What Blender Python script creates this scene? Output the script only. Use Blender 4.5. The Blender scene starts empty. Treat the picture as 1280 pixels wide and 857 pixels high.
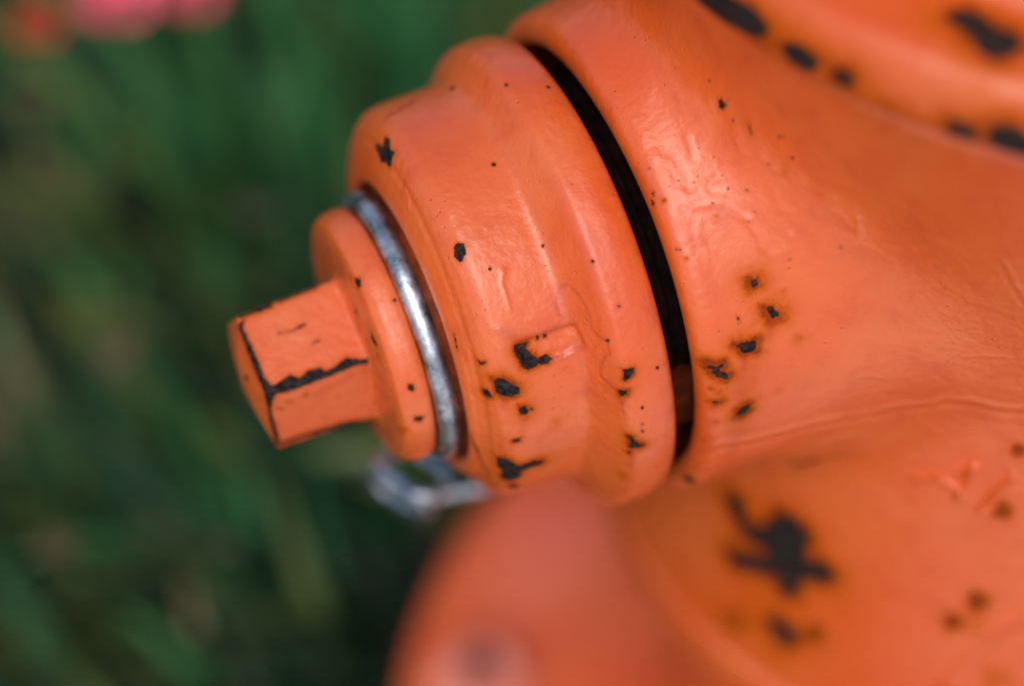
import bpy, bmesh, math, random
import numpy as np
from mathutils import Vector, Matrix

random.seed(7)
rng = np.random.default_rng(11)
SC = bpy.context.scene
COL = SC.collection

# ------------------------------------------------------------------ camera
CAM_LOC = (-0.28059, -0.31080, 0.77422)
CAM_ROT = ((0.91286, 0.33521, -0.23306), (-0.40708, 0.70377, -0.58224), (-0.03116, 0.62637, 0.77890))
cam_data = bpy.data.cameras.new("camera")
cam = bpy.data.objects.new("camera", cam_data)
COL.objects.link(cam)
cam.matrix_world = Matrix.Translation(CAM_LOC) @ Matrix(CAM_ROT).to_4x4()
cam_data.sensor_width = 23.6
cam_data.lens = 50.0
cam_data.clip_start = 0.01
cam_data.clip_end = 500.0
cam_data.dof.use_dof = True
cam_data.dof.focus_distance = 0.470
cam_data.dof.aperture_fstop = 2.0
cam_data.dof.aperture_blades = 0
SC.camera = cam

# ------------------------------------------------------------------ light
SUN_AZ, SUN_EL = math.radians(-122.0), math.radians(56.0)   # azimuth measured from +X towards +Y
world = bpy.data.worlds.new("World")
SC.world = world
world.use_nodes = True
wn = world.node_tree
wn.nodes.clear()
w_out = wn.nodes.new("ShaderNodeOutputWorld")
w_bg = wn.nodes.new("ShaderNodeBackground")
w_sky = wn.nodes.new("ShaderNodeTexSky")
w_sky.sky_type = 'NISHITA'
w_sky.sun_disc = False
w_sky.sun_elevation = SUN_EL
w_sky.sun_rotation = math.radians(90.0) - SUN_AZ
w_sky.air_density = 1.0
w_sky.dust_density = 4.0
w_sky.ozone_density = 1.0
w_bg.inputs['Strength'].default_value = 0.15
wn.links.new(w_sky.outputs[0], w_bg.inputs['Color'])
wn.links.new(w_bg.outputs[0], w_out.inputs['Surface'])
sun_data = bpy.data.lights.new("sun", 'SUN')
sun_data.energy = 0.75
sun_data.angle = math.radians(50.0)
sun_data.color = (1.0, 0.98, 0.95)
sun = bpy.data.objects.new("sun", sun_data)
COL.objects.link(sun)
sd = Vector((math.cos(SUN_EL) * math.cos(SUN_AZ), math.cos(SUN_EL) * math.sin(SUN_AZ), math.sin(SUN_EL)))
sun.rotation_euler = sd.to_track_quat('Z', 'Y').to_euler()
SC.view_settings.view_transform = 'Standard'
SC.view_settings.look = 'None'
SC.view_settings.gamma = 1.0
SC.view_settings.exposure = 0.22

# ------------------------------------------------------------------ dimensions (metres)
H = 0.38            # height of the nozzle axis over the ground
B = 0.141           # cap rim plane to the barrel axis
CAPX = -B           # the cap's rim stands at x = -B, the nut points to -X


# ------------------------------------------------------------------ node helpers
class NT:
    def __init__(self, name):
        self.m = bpy.data.materials.new(name)
        self.m.use_nodes = True
        self.t = self.m.node_tree
        self.t.nodes.clear()
        self.out = self.t.nodes.new("ShaderNodeOutputMaterial")

    def n(self, typ, **kw):
        nd = self.t.nodes.new(typ)
        for k, v in kw.items():
            if k.startswith('i_'):
                nd.inputs[k[2:].replace('_', ' ')].default_value = v
            else:
                setattr(nd, k, v)
        return nd

    def put(self, v, sock):
        if hasattr(v, 'is_linked') or hasattr(v, 'links'):
            self.t.links.new(v, sock)
        else:
            sock.default_value = v

    def math(self, op, a, b=0.0, c=0.0, clamp=False):
        nd = self.n("ShaderNodeMath", operation=op, use_clamp=clamp)
        self.put(a, nd.inputs[0]); self.put(b, nd.inputs[1]); self.put(c, nd.inputs[2])
        return nd.outputs[0]

    def noise(self, scale, detail=3.0, rough=0.55, dist=0.0, vec=None):
        nd = self.n("ShaderNodeTexNoise")
        nd.inputs['Scale'].default_value = scale
        nd.inputs['Detail'].default_value = detail
        nd.inputs['Roughness'].default_value = rough
        nd.inputs['Distortion'].default_value = dist
        self.t.links.new(vec if vec is not None else self.obj(), nd.inputs['Vector'])
        return nd.outputs['Fac']

    def obj(self):
        if not hasattr(self, '_o'):
            self._o = self.n("ShaderNodeTexCoord").outputs['Object']
        return self._o

    def attr(self, name):
        return self.n("ShaderNodeAttribute", attribute_name=name).outputs['Fac']

    def ramp(self, v, lo, hi, a=0.0, b=1.0, smooth=True):
        nd = self.n("ShaderNodeMapRange")
        nd.interpolation_type = 'SMOOTHSTEP' if smooth else 'LINEAR'
        nd.clamp = True
        self.put(v, nd.inputs['Value'])
        nd.inputs['From Min'].default_value = lo; nd.inputs['From Max'].default_value = hi
        nd.inputs['To Min'].default_value = a; nd.inputs['To Max'].default_value = b
        return nd.outputs['Result']

    def mix(self, f, a, b):
        nd = self.n("ShaderNodeMix", data_type='RGBA')
        self.put(f, nd.inputs[0]); self.put(a, nd.inputs[6]); self.put(b, nd.inputs[7])
        return nd.outputs[2]

    def bump(self, h, strength, distance, normal=None):
        nd = self.n("ShaderNodeBump")
        nd.inputs['Strength'].default_value = strength
        nd.inputs['Distance'].default_value = distance
        self.t.links.new(h, nd.inputs['Height'])
        if normal is not None:
            self.t.links.new(normal, nd.inputs['Normal'])
        return nd.outputs[0]

    def bsdf(self, **kw):
        nd = self.n("ShaderNodeBsdfPrincipled")
        for k, v in kw.items():
            self.put(v, nd.inputs[k.replace('_', ' ')])
        self.t.links.new(nd.outputs[0], self.out.inputs['Surface'])
        return nd


def rgb(r, g, b):
    return (r, g, b, 1.0)


# ------------------------------------------------------------------ materials
def paint_material(name, marked, seed=0.0, dull=0.0):
    """glossy orange enamel over cast iron; chips, rust halos, tide lines and painted dent shade come from vertex attributes"""
    s = NT(name)
    big = s.noise(17.0 + seed, 3.0)
    mid = s.noise(95.0 + seed, 4.0, 0.6, 0.6)
    fine = s.noise(900.0, 3.0, 0.6)
    peel = s.noise(380.0, 2.0, 0.5)
    lump = s.noise(60.0 + seed, 2.0, 0.5, 0.4)
    col = s.mix(s.ramp(big, 0.35, 0.68), rgb(0.63, 0.085, 0.008), rgb(0.66, 0.126, 0.026))
    col = s.mix(s.ramp(mid, 0.45, 0.75, 0.0, 0.6), col, rgb(0.55, 0.062, 0.008))
    if marked:      # pinker patch in the base colour
        col = s.mix(s.math('MULTIPLY', s.attr('pink_tint'), s.ramp(mid, 0.3, 0.6, 0.6, 1.0), clamp=True), col, rgb(0.78, 0.150, 0.085))
    # sparse tiny grit specks
    vor = s.n("ShaderNodeTexVoronoi")
    vor.inputs['Scale'].default_value = 230.0
    s.t.links.new(s.obj(), vor.inputs['Vector'])
    spk = s.ramp(vor.outputs['Distance'], 0.035, 0.075, 1.0, 0.0)
    sparse = s.ramp(s.noise(40.0, 2.0), 0.56, 0.62)
    speck = s.math('MULTIPLY', spk, sparse)
    col = s.mix(s.math('MULTIPLY', speck, 0.75), col, rgb(0.10, 0.022, 0.008))
    rough = s.ramp(mid, 0.3, 0.75, 0.27, 0.44)
    h = s.math('ADD', s.math('MULTIPLY', peel, 1.3), s.math('MULTIPLY', fine, 0.45))
    pit = s.n("ShaderNodeTexVoronoi"); pit.inputs['Scale'].default_value = 420.0
    s.t.links.new(s.obj(), pit.inputs['Vector'])
    h = s.math('SUBTRACT', h, s.math('MULTIPLY', s.math('MULTIPLY', s.ramp(pit.outputs['Distance'], 0.0, 0.16, 1.0, 0.0), s.ramp(s.noise(70.0, 3.0), 0.45, 0.6)), 1.6))
    h = s.math('ADD', h, s.math('MULTIPLY', lump, 3.2))
    h = s.math('ADD', h, s.math('MULTIPLY', mid, 1.3))
    spec, coat = 0.56 - 0.30 * dull, 0.30 * (1 - dull)
    if marked:
        chip = s.attr('chip')
        rag = s.noise(520.0, 5.0, 0.7)
        d = s.math('ADD', chip, s.math('MULTIPLY', s.math('SUBTRACT', rag, 0.5), 1.7))
        mask = s.ramp(d, -0.14, 0.10, 1.0, 0.0)
        rim = s.ramp(d, -0.1, 0.75, 1.0, 0.0)
        halo = s.attr('halo')
        hn = s.noise(210.0, 5.0, 0.7)
        halo_f = s.math('MULTIPLY', halo, s.ramp(hn, 0.25, 0.7, 0.60, 1.35), clamp=True)
        col = s.mix(s.math('MULTIPLY', halo_f, 1.9, clamp=True), col, rgb(0.50, 0.082, 0.003))
        col = s.mix(s.ramp(halo_f, 0.42, 1.0, 0.0, 0.90), col, rgb(0.17, 0.026, 0.002))
        grime_shade = s.math('MULTIPLY', s.attr('grime_shade'), s.ramp(hn, 0.35, 0.65), clamp=True)
        col = s.mix(s.math('MULTIPLY', grime_shade, 0.8), col, rgb(0.12, 0.030, 0.010))  # brown darkening painted into creases and recesses, dirt and shade in one
        stain_shade = s.attr('stain_shade')
        col = s.mix(s.math('MULTIPLY', stain_shade, s.ramp(hn, 0.25, 0.6, 0.3, 1.0), clamp=True), col, rgb(0.40, 0.040, 0.002))
        col = s.mix(s.math('MULTIPLY', rim, 0.45), col, rgb(0.30, 0.040, 0.006))
        iron = s.mix(s.ramp(s.noise(700.0, 4.0, 0.7), 0.35, 0.7), rgb(0.008, 0.006, 0.005), rgb(0.038, 0.031, 0.029))
        iron = s.mix(s.ramp(s.noise(260.0, 3.0), 0.52, 0.72, 0.0, 0.7), iron, rgb(0.050, 0.016, 0.008))
        col = s.mix(mask, col, iron)
        rough = s.math('ADD', rough, s.math('MULTIPLY', mask, 0.20), clamp=True)
        rough = s.math('ADD', rough, s.math('MULTIPLY', halo_f, 0.20), clamp=True)
        worn = s.math('MAXIMUM', mask, s.math('MULTIPLY', halo_f, 1.3, clamp=True))
        spec = s.ramp(worn, 0.0, 1.0, 0.56, 0.08); coat = s.ramp(worn, 0.0, 1.0, 0.30, 0.0)
        h = s.math('ADD', h, s.math('MULTIPLY', mask, -2.4))
        h = s.math('ADD', h, s.math('MULTIPLY', s.math('MULTIPLY', mask, fine), 1.2))
    nrm = s.bump(h, 1.0, 0.00018)
    s.bsdf(Base_Color=col, Roughness=rough, Normal=nrm, Specular_IOR_Level=spec,
           Coat_Weight=coat, Coat_Roughness=0.26)
    return s.m


M_PAINT = paint_material("orange_enamel_marked", True)
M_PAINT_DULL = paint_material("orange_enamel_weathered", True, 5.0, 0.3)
M_PAINT_PLAIN = paint_material("orange_enamel", False, 3.0)


def steel_material():
    s = NT("galvanised_steel")
    a = s.noise(150.0, 4.0, 0.65)
    col = s.mix(s.ramp(a, 0.3, 0.7), rgb(0.22, 0.26, 0.30), rgb(0.56, 0.61, 0.66))
    col = s.mix(s.ramp(s.noise(420.0, 3.0), 0.60, 0.72, 0.0, 0.75), col, rgb(0.10, 0.075, 0.06))
    over = s.ramp(s.noise(95.0, 4.0, 0.7), 0.63, 0.68)
    col = s.mix(over, col, rgb(0.45, 0.085, 0.02))
    nrm = s.bump(s.noise(240.0, 5.0, 0.65), 0.9, 0.0004)
    s.bsdf(Base_Color=col, Metallic=s.ramp(over, 0.0, 1.0, 0.9, 0.0), Roughness=s.ramp(a, 0.3, 0.8, 0.26, 0.48), Normal=nrm)
    return s.m


def dark_iron_material():
    s = NT("greased_black_iron")
    a = s.noise(300.0, 4.0, 0.65)
    col = s.mix(s.ramp(a, 0.4, 0.75), rgb(0.004, 0.002, 0.002), rgb(0.016, 0.005, 0.003))
    s.bsdf(Base_Color=col, Roughness=0.9, Specular_IOR_Level=0.05, Normal=s.bump(a, 0.6, 0.0005))
    return s.m


def leaf_material(name, base, tip, dry, dry_amt):
    s = NT(name)
    r = s.math('POWER', s.attr('leaf_rand'), 2.5)
    v = s.attr('leaf_len')
    col = s.mix(r, base, tip)
    col = s.mix(s.ramp(s.attr('leaf_tint'), 0.78, 0.95, 0.0, 0.8), col, rgb(0.15, 0.17, 0.035))
    col = s.mix(s.ramp(s.attr('leaf_tint'), 0.0, 0.45, 0.95, 0.0), col, rgb(0.006, 0.026, 0.014))
    col = s.mix(s.math('MULTIPLY', s.ramp(v, 0.55, 1.0), dry_amt), col, dry)
    col = s.mix(s.ramp(s.noise(30.0, 3.0), 0.55, 0.75, 0.0, 0.25), col, dry)
    bs = s.bsdf(Base_Color=col, Roughness=0.42, Specular_IOR_Level=0.18)
    tr = s.n("ShaderNodeBsdfTranslucent")
    s.t.links.new(col, tr.inputs['Color'])
    mx = s.n("ShaderNodeMixShader")
    mx.inputs[0].default_value = 0.22
    s.t.links.new(bs.outputs[0], mx.inputs[1]); s.t.links.new(tr.outputs[0], mx.inputs[2])
    s.t.links.new(mx.outputs[0], s.out.inputs['Surface'])
    return s.m


def soil_material():
    s = NT("dark_soil")
    a = s.noise(14.0, 6.0, 0.7)
    c = s.mix(s.ramp(a, 0.3, 0.7), rgb(0.007, 0.006, 0.005), rgb(0.022, 0.018, 0.013))
    c = s.mix(s.ramp(s.noise(3.0, 3.0), 0.45, 0.6, 0.0, 0.6), c, rgb(0.012, 0.022, 0.010))
    s.bsdf(Base_Color=c, Roughness=0.95, Normal=s.bump(s.noise(90.0, 5.0, 0.7), 1.0, 0.01))
    return s.m


def flat_material(name, c1, c2, rough=0.6, scale=80.0, spec=0.4):
    s = NT(name)
    s.bsdf(Base_Color=s.mix(s.ramp(s.noise(scale, 3.0), 0.35, 0.65), c1, c2), Roughness=rough, Specular_IOR_Level=spec)
    return s.m


M_STEEL = steel_material()
M_IRON = dark_iron_material()
M_GRASS = leaf_material("strap_leaf_green", rgb(0.001, 0.012, 0.004), rgb(0.055, 0.245, 0.080), rgb(0.10, 0.16, 0.035), 0.25)
M_DRY = leaf_material("dry_strap_leaf", rgb(0.16, 0.15, 0.045), rgb(0.36, 0.31, 0.17), rgb(0.22, 0.09, 0.04), 0.5)
M_SOIL = soil_material()
M_LUG = flat_material("rusty_lug", rgb(0.05, 0.012, 0.005), rgb(0.11, 0.020, 0.007), 0.9, 200.0, 0.0)
M_BOLT = flat_material("faded_pink_paint", rgb(0.66, 0.17, 0.11), rgb(0.74, 0.27, 0.20), 0.45)
M_PETAL = flat_material("pink_petal", rgb(0.75, 0.06, 0.13), rgb(0.85, 0.14, 0.20), 0.5)
M_PETAL_RED = flat_material("red_petal", rgb(0.55, 0.035, 0.02), rgb(0.65, 0.08, 0.03), 0.5)
M_STEM = flat_material("flower_stem", rgb(0.03, 0.11, 0.02), rgb(0.05, 0.16, 0.03), 0.6)
M_YELLOW_LEAF = flat_material("yellowing_leaf", rgb(0.16, 0.19, 0.06), rgb(0.26, 0.28, 0.10), 0.6)
M_BROWN_LEAF = flat_material("brown_leaf", rgb(0.07, 0.045, 0.020), rgb(0.12, 0.08, 0.040), 0.7)
M_PALE_LEAF = flat_material("pale_grey_leaf", rgb(0.12, 0.13, 0.09), rgb(0.20, 0.20, 0.15), 0.7)
M_DEAD = flat_material("dead_leaf", rgb(0.040, 0.042, 0.020), rgb(0.10, 0.10, 0.055), 0.8)


# ------------------------------------------------------------------ object helpers
def finish(name, verts, faces, mat, parent=None, smooth=True):
    me = bpy.data.meshes.new(name)
    if isinstance(verts, np.ndarray) and isinstance(faces, np.ndarray):
        k = faces.shape[1]
        me.vertices.add(len(verts)); me.vertices.foreach_set('co', verts.astype(np.float32).ravel())
        me.loops.add(faces.size); me.loops.foreach_set('vertex_index', faces.astype(np.int32).ravel())
        me.polygons.add(len(faces))
        me.polygons.foreach_set('loop_start', np.arange(0, faces.size, k, dtype=np.int32))
        me.polygons.foreach_set('loop_total', np.full(len(faces), k, dtype=np.int32))
        me.update(calc_edges=True); me.validate()
    else:
        me.from_pydata([tuple(v) for v in verts], [], [tuple(int(i) for i in f) for f in faces])
        me.update()
    me.polygons.foreach_set('use_smooth', [smooth] * len(me.polygons))
    me.materials.append(mat)
    o = bpy.data.objects.new(name, me)
    COL.objects.link(o)
    if parent is not None:
        o.parent = parent
    return o


def empty(name, label, cat, loc=(0, 0, 0), group=None):
    o = bpy.data.objects.new(name, None)
    o.empty_display_size = 0.05
    COL.objects.link(o)
    o.location = loc
    o['label'] = label
    o['category'] = cat
    if group:
        o['group'] = group
    return o


def set_attr(o, name, arr):
    a = o.data.attributes.new(name, 'FLOAT', 'POINT')
    a.data.foreach_set('value', np.ascontiguousarray(arr, dtype=np.float32))


def resample(pts, step):
    """Catmull-smoothed profile at an even step"""
    pts = np.array(pts, float)
    out = [pts[0]]
    for a, b_ in zip(pts[:-1], pts[1:]):
        k = max(1, int(np.ceil(np.linalg.norm(b_ - a) / step)))
        for j in range(1, k + 1):
            out.append(a + (b_ - a) * j / k)
    return np.array(out)


def soften(p, n, keep_ends=True):
    p = p.copy()
    for _ in range(n):
        q = p.copy()
        q[1:-1] = 0.25 * p[:-2] + 0.5 * p[1:-1] + 0.25 * p[2:]
        p = q
    return p


def lathe(prof, seg, axis='Z'):
    """prof: (k,2) of (radius, height along the axis); returns verts, quads"""
    t = np.linspace(0, 2 * np.pi, seg, endpoint=False)
    r = prof[:, 0][:, None]; h = prof[:, 1][:, None] + 0 * t[None]
    c, s_ = r * np.cos(t)[None], r * np.sin(t)[None]
    if axis == 'Z':
        v = np.stack([c, s_, h], -1)
    else:   # axis along -X: height counts towards -X
        v = np.stack([-h, s_, c], -1)
    k = len(prof)
    idx = np.arange(k * seg).reshape(k, seg)
    a = idx[:-1]; b_ = idx[1:]
    f = np.stack([a, np.roll(a, -1, 1), np.roll(b_, -1, 1), b_], -1).reshape(-1, 4)
    return v.reshape(-1, 3), f


def tube(path, rad, seg=16, closed=False):
    P = [Vector(p) for p in path]
    n = len(P)
    vs, fs = [], []
    up = None
    for i in range(n):
        if closed:
            d = (P[(i + 1) % n] - P[i - 1]).normalized()
        else:
            d = (P[min(i + 1, n - 1)] - P[max(i - 1, 0)]).normalized()
        if up is None:
            up = d.orthogonal().normalized()
        up = (up - d * up.dot(d)).normalized()
        w = d.cross(up)
        r = rad[i] if hasattr(rad, '__len__') else rad
        for j in range(seg):
            t = 2 * math.pi * j / seg
            vs.append(P[i] + (up * math.cos(t) + w * math.sin(t)) * r)
    rings = n if closed else n - 1
    for i in range(rings):
        for j in range(seg):
            a = i * seg + j; b_ = i * seg + (j + 1) % seg
            c = ((i + 1) % n) * seg + (j + 1) % seg; d_ = ((i + 1) % n) * seg + j
            fs.append((a, b_, c, d_))
    if not closed:
        fs.append(tuple(range(seg))[::-1]); fs.append(tuple((n - 1) * seg + j for j in range(seg)))
    return vs, fs


def smin(a, b_, k):
    h = np.clip(0.5 + 0.5 * (b_ - a) / k, 0, 1)
    return b_ + (a - b_) * h - k * h * (1 - h)


def smax(a, b_, k):
    return -smin(-a, -b_, k)


def sstep(x, lo, hi):
    t = np.clip((x - lo) / (hi - lo), 0, 1)
    return t * t * (3 - 2 * t)

# ------------------------------------------------------------------ wear, plus shade drawn along the dent: chips, rust, runs and dents, at their places on the metal
# (surface, kind, (width mm, strength), outward normal, points in mm)
MARKS = [
    ('cap', 'chip', (0.5, 0.35), (-0.47, -0.41, 0.78), [(-175.1, -18.58, 423.95), (-173.88, -19.52, 424.02), (-174.4, -21.26, 422.94), (-175.97, -21.94, 421.47), (-176.6, -20.2, 421.94), (-176.06, -18.76, 423.14)]),
    ('cap', 'chip', (0.4, 0.35), (-0.83, 0.16, 0.54), [(-177.36, 17.37, 423.97), (-177.02, 15.69, 424.9), (-177.85, 13.36, 424.55), (-177.65, 10.84, 425.38), (-178.62, 10.66, 424.06), (-179.67, 9.3, 422.25), (-179.46, 11.66, 422.05), (-180.11, 14.01, 420.41), (-179.77, 15.75, 420.46), (-179.36, 19.3, 419.68), (-178.9, 19.74, 420.52), (-178.61, 16.38, 422.55)]),
    ('cap', 'chip', (1.2, 0.7), (-0.08, -0.86, 0.50), [(-170.94, -37.97, 408.22), (-167.86, -38.5, 407.79), (-168.44, -39.25, 406.56), (-167.3, -40.26, 405.01), (-166.25, -41.03, 403.75), (-167.13, -41.35, 403.02), (-169.27, -41.32, 402.79), (-170.75, -40.71, 403.74), (-170.66, -39.84, 405.31), (-171.19, -38.76, 406.98)]),
    ('cap', 'chip', (0.8, 0.6), (-0.06, -0.88, 0.46), [(-166.37, -40.83, 404.11), (-164.36, -40.82, 404.37), (-163.59, -41.44, 403.3), (-164.79, -41.69, 402.66), (-166.44, -41.4, 403.02)]),
    ('cap', 'chip', (0.4, 0.5), (-0.06, -0.83, 0.56), [(-163.83, -38.29, 408.51), (-163.23, -38.52, 408.24), (-163.56, -38.91, 407.62), (-164.28, -38.78, 407.75)]),
    ('cap', 'chip', (0.4, 0.5), (-0.06, -0.83, 0.56), [(-165.37, -38.23, 408.44), (-164.85, -38.48, 408.13), (-165.33, -38.88, 407.49), (-165.87, -38.67, 407.75)]),
    ('cap', 'chip', (1.6, 0.8), (-0.44, -0.82, 0.36), [(-177.01, -39.38, 401.2), (-175.06, -40.66, 401.83), (-173.79, -41.72, 400.77), (-172.11, -42.65, 399.32), (-172.49, -43.08, 398.11), (-174.1, -42.98, 397.61), (-175.55, -42.21, 397.52), (-176.75, -40.96, 398.32), (-176.87, -40.09, 400.04)]),
    ('cap', 'chip', (1.2, 0.7), (-0.87, -0.46, 0.18), [(-178.86, -38.31, 397.25), (-178.19, -39.32, 397.95), (-177.84, -40.35, 396.6), (-178.53, -39.57, 396.06), (-178.93, -38.53, 396.14)]),
    ('cap', 'chip', (1.6, 0.8), (-0.12, -0.96, 0.27), [(-172.96, -44.22, 394.66), (-171.64, -44.46, 394.52), (-170.97, -44.97, 393.01), (-171.65, -45.13, 392.06), (-173, -44.68, 393.06)]),
    ('cap', 'chip', (0.8, 0.5), (-0.06, -0.96, 0.26), [(-169.93, -45.01, 393.12), (-170.24, -45.07, 392.83), (-170.6, -45.04, 392.85), (-170.67, -44.89, 393.4), (-170.49, -44.81, 393.7), (-170.13, -44.89, 393.52)]),
    ('cap', 'chip', (0.8, 0.6), (-0.38, -0.92, 0.09), [(-175.4, -45.28, 385.54), (-173.65, -45.96, 386.03), (-173.88, -46.05, 384.71), (-175.57, -45.27, 384.5)]),
    ('cap', 'chip', (1.6, 0.7), (-0.46, -0.87, -0.16), [(-178.41, -42.44, 376.96), (-176.87, -44.4, 378.16), (-175.49, -45.29, 376.51), (-173.95, -45.91, 375.44), (-170.81, -46.35, 375.97), (-168.33, -46.22, 374.45), (-168.46, -45.93, 372.66), (-171.79, -45.9, 373.33), (-173.51, -45.57, 372.65), (-173.98, -44.72, 369.28), (-175.37, -43.5, 367.37), (-176.98, -42, 366.65), (-177.64, -42.02, 369.21), (-177.28, -43.11, 371.79), (-178.03, -42.37, 372.82)]),
    ('cap', 'chip', (0.7, 0.6), (-0.37, -0.85, -0.36), [(-175.6, -42.45, 364.85), (-173.9, -43.39, 365.03), (-173.33, -41.84, 361.11), (-175.06, -41.52, 361.76)]),
    ('cap', 'chip', (0.9, 0.8), (-0.44, -0.82, 0.37), [(-151.4, -51.33, 404.53), (-149.06, -52.13, 404.38), (-149.51, -52.63, 403.21), (-151.29, -52.64, 401.78), (-151.79, -52.18, 401.83), (-151.19, -52.1, 403.21)]),
    ('cap', 'chip', (0.9, 0.8), (-0.69, -0.68, 0.24), [(-152.67, -52.27, 398.7), (-150.9, -53.65, 399.88), (-151.38, -53.78, 398.6), (-152.61, -52.77, 397.45)]),
    ('cap', 'chip', (1.2, 0.85), (-0.59, -0.81, 0.06), [(-152.23, -55.65, 386.36), (-151.39, -56.5, 386.47), (-151.1, -56.84, 385.27), (-148.92, -57.58, 382.99), (-150.1, -57.46, 382.41), (-151.81, -56.42, 382.35), (-152.05, -56.13, 383.03), (-151.54, -56.56, 384.4)]),
    ('cap', 'chip', (1, 0.7), (-0.74, -0.67, 0.00), [(-152.51, -55.61, 380.16), (-151.46, -56.79, 381.02), (-151.81, -56.47, 379.91)]),
    ('cap', 'soft', (1.5, 0.55), (-0.80, -0.59, -0.10), [(-151.94, -55.57, 370.65), (-152.04, -55.25, 369.53), (-152.5, -54.44, 368.53), (-152.83, -54.09, 369.29), (-152.64, -54.71, 371.12), (-152.17, -55.41, 371.44)]),
    ('cap', 'soft', (1.2, 0.45), (-0.03, -0.99, 0.12), [(-164.51, -46.39, 386.95), (-164.8, -46.48, 386.09), (-165.48, -46.43, 386.38), (-165.88, -46.27, 387.59), (-165.43, -46.22, 388), (-164.58, -46.29, 387.74)]),
    ('cap', 'soft', (1, 0.5), (-0.92, -0.35, -0.17), [(-178.68, -38.81, 364.55), (-178.72, -37.88, 362.74), (-178.89, -36.45, 360.96), (-179.04, -36.32, 361.58), (-179.08, -37.43, 364.06), (-178.92, -38.19, 364.73)]),
    ('cap', 'chip', (0.15, 0.4), (-0.51, -0.54, 0.67), [(-150.85, -36.16, 424.05), (-151.05, -36.21, 423.89), (-151.39, -36.01, 423.77), (-151.45, -35.75, 423.92), (-151.18, -35.67, 424.21), (-150.96, -35.88, 424.2)]),
    ('cap', 'chip', (0.15, 0.4), (-0.08, -0.76, 0.64), [(-148.39, -44.33, 416.59), (-148.65, -44.4, 416.48), (-149.02, -44.32, 416.53), (-149.06, -44.14, 416.73), (-148.8, -43.98, 416.95), (-148.59, -44.09, 416.85)]),
    ('cap', 'chip', (0.15, 0.4), (-0.09, -0.96, 0.26), [(-148.26, -55.83, 394.42), (-148.44, -55.88, 394.17), (-148.71, -55.86, 394.16), (-148.86, -55.72, 394.63), (-148.69, -55.66, 394.91), (-148.29, -55.75, 394.7)]),
    ('cap', 'chip', (0.15, 0.4), (-0.10, -0.98, 0.17), [(-148.66, -56.83, 389.72), (-148.89, -56.86, 389.41), (-149.17, -56.83, 389.42), (-149.27, -56.73, 389.95), (-149.14, -56.69, 390.23), (-148.8, -56.75, 390.08)]),
    ('cap', 'chip', (0.15, 0.4), (0.23, -0.89, 0.39), [(-143.26, -52.77, 402.25), (-143.5, -52.92, 402.05), (-143.79, -52.94, 402.18), (-143.91, -52.77, 402.61), (-143.73, -52.67, 402.75), (-143.3, -52.65, 402.53)]),
    ('cap', 'chip', (0.15, 0.4), (-0.06, -0.58, 0.81), [(-170.4, -25.88, 420.64), (-170.68, -25.97, 420.56), (-171.01, -25.91, 420.58), (-171.02, -25.68, 420.74), (-170.78, -25.47, 420.9), (-170.56, -25.62, 420.82)]),
    ('cap', 'chip', (0.15, 0.4), (-0.81, -0.49, 0.32), [(-152.58, -46.89, 409.97), (-152.72, -46.93, 409.58), (-152.94, -46.62, 409.49), (-153.05, -46.35, 409.61), (-152.86, -46.4, 410.03), (-152.58, -46.69, 410.29)]),
    ('cap', 'chip', (0.15, 0.4), (-0.10, -0.99, 0.14), [(-148.77, -57.14, 387.63), (-149, -57.17, 387.22), (-149.28, -57.12, 387.45), (-149.39, -57.05, 387.87), (-149.26, -57.01, 388.2), (-148.92, -57.05, 388.18)]),
    ('cap', 'chip', (0.8, 0.7), (-0.81, -0.51, 0.31), [(-178.6, -35.35, 404.29), (-178.03, -36.32, 404.25), (-177.39, -36.88, 404.86), (-177.56, -37.04, 404.19), (-178.35, -36.19, 403.65)]),
    ('cap', 'chip', (0.25, 0.4), (-0.35, 0.14, 0.93), [(-150.63, 8.47, 436.72), (-150.95, 8.35, 436.63), (-151.2, 8.6, 436.48), (-151.15, 9.04, 436.45), (-150.83, 9.42, 436.52), (-150.64, 9.07, 436.63)]),
    ('cap', 'chip', (0.25, 0.4), (-0.32, 0.45, 0.84), [(-157.85, 23.97, 424.99), (-158.16, 23.71, 425.01), (-158.4, 23.9, 424.84), (-158.24, 24.85, 424.38), (-157.84, 25.46, 424.19), (-157.69, 24.64, 424.72)]),
    ('cap', 'chip', (0.25, 0.4), (-0.41, -0.50, 0.76), [(-157.9, -25.72, 421.64), (-158.2, -25.85, 421.38), (-158.42, -25.65, 421.42), (-158.45, -25.39, 421.58), (-158.25, -25.22, 421.77), (-157.91, -25.37, 421.87)]),
    ('cap', 'chip', (0.25, 0.4), (-0.52, -0.53, 0.66), [(-150.75, -36.27, 424.02), (-151.07, -36.4, 423.72), (-151.38, -36.13, 423.69), (-151.39, -35.85, 423.9), (-151.17, -35.8, 424.12), (-150.91, -35.89, 424.22)]),
    ('cap', 'chip', (0.25, 0.4), (0.26, 0.06, 0.96), [(-142.76, 3.66, 436.96), (-143.2, 3.28, 437.1), (-143.52, 3.41, 437.18), (-143.47, 3.8, 437.14), (-143.06, 4.38, 436.99), (-142.77, 4.29, 436.92)]),
    ('cap', 'chip', (0.25, 0.4), (-0.04, -0.17, 0.99), [(-160.23, -5.61, 429.17), (-160.46, -5.82, 429.12), (-160.82, -5.68, 429.13), (-160.92, -5.31, 429.19), (-160.52, -4.98, 429.26), (-160.17, -5.22, 429.24)]),
    ('cap', 'scratch', (0.12, 0.5), (-0.23, 0.44, 0.87), [(-175.12, 23.02, 423.56), (-171.04, 23.91, 424.14), (-166.88, 25.7, 423.41)]),
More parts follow.
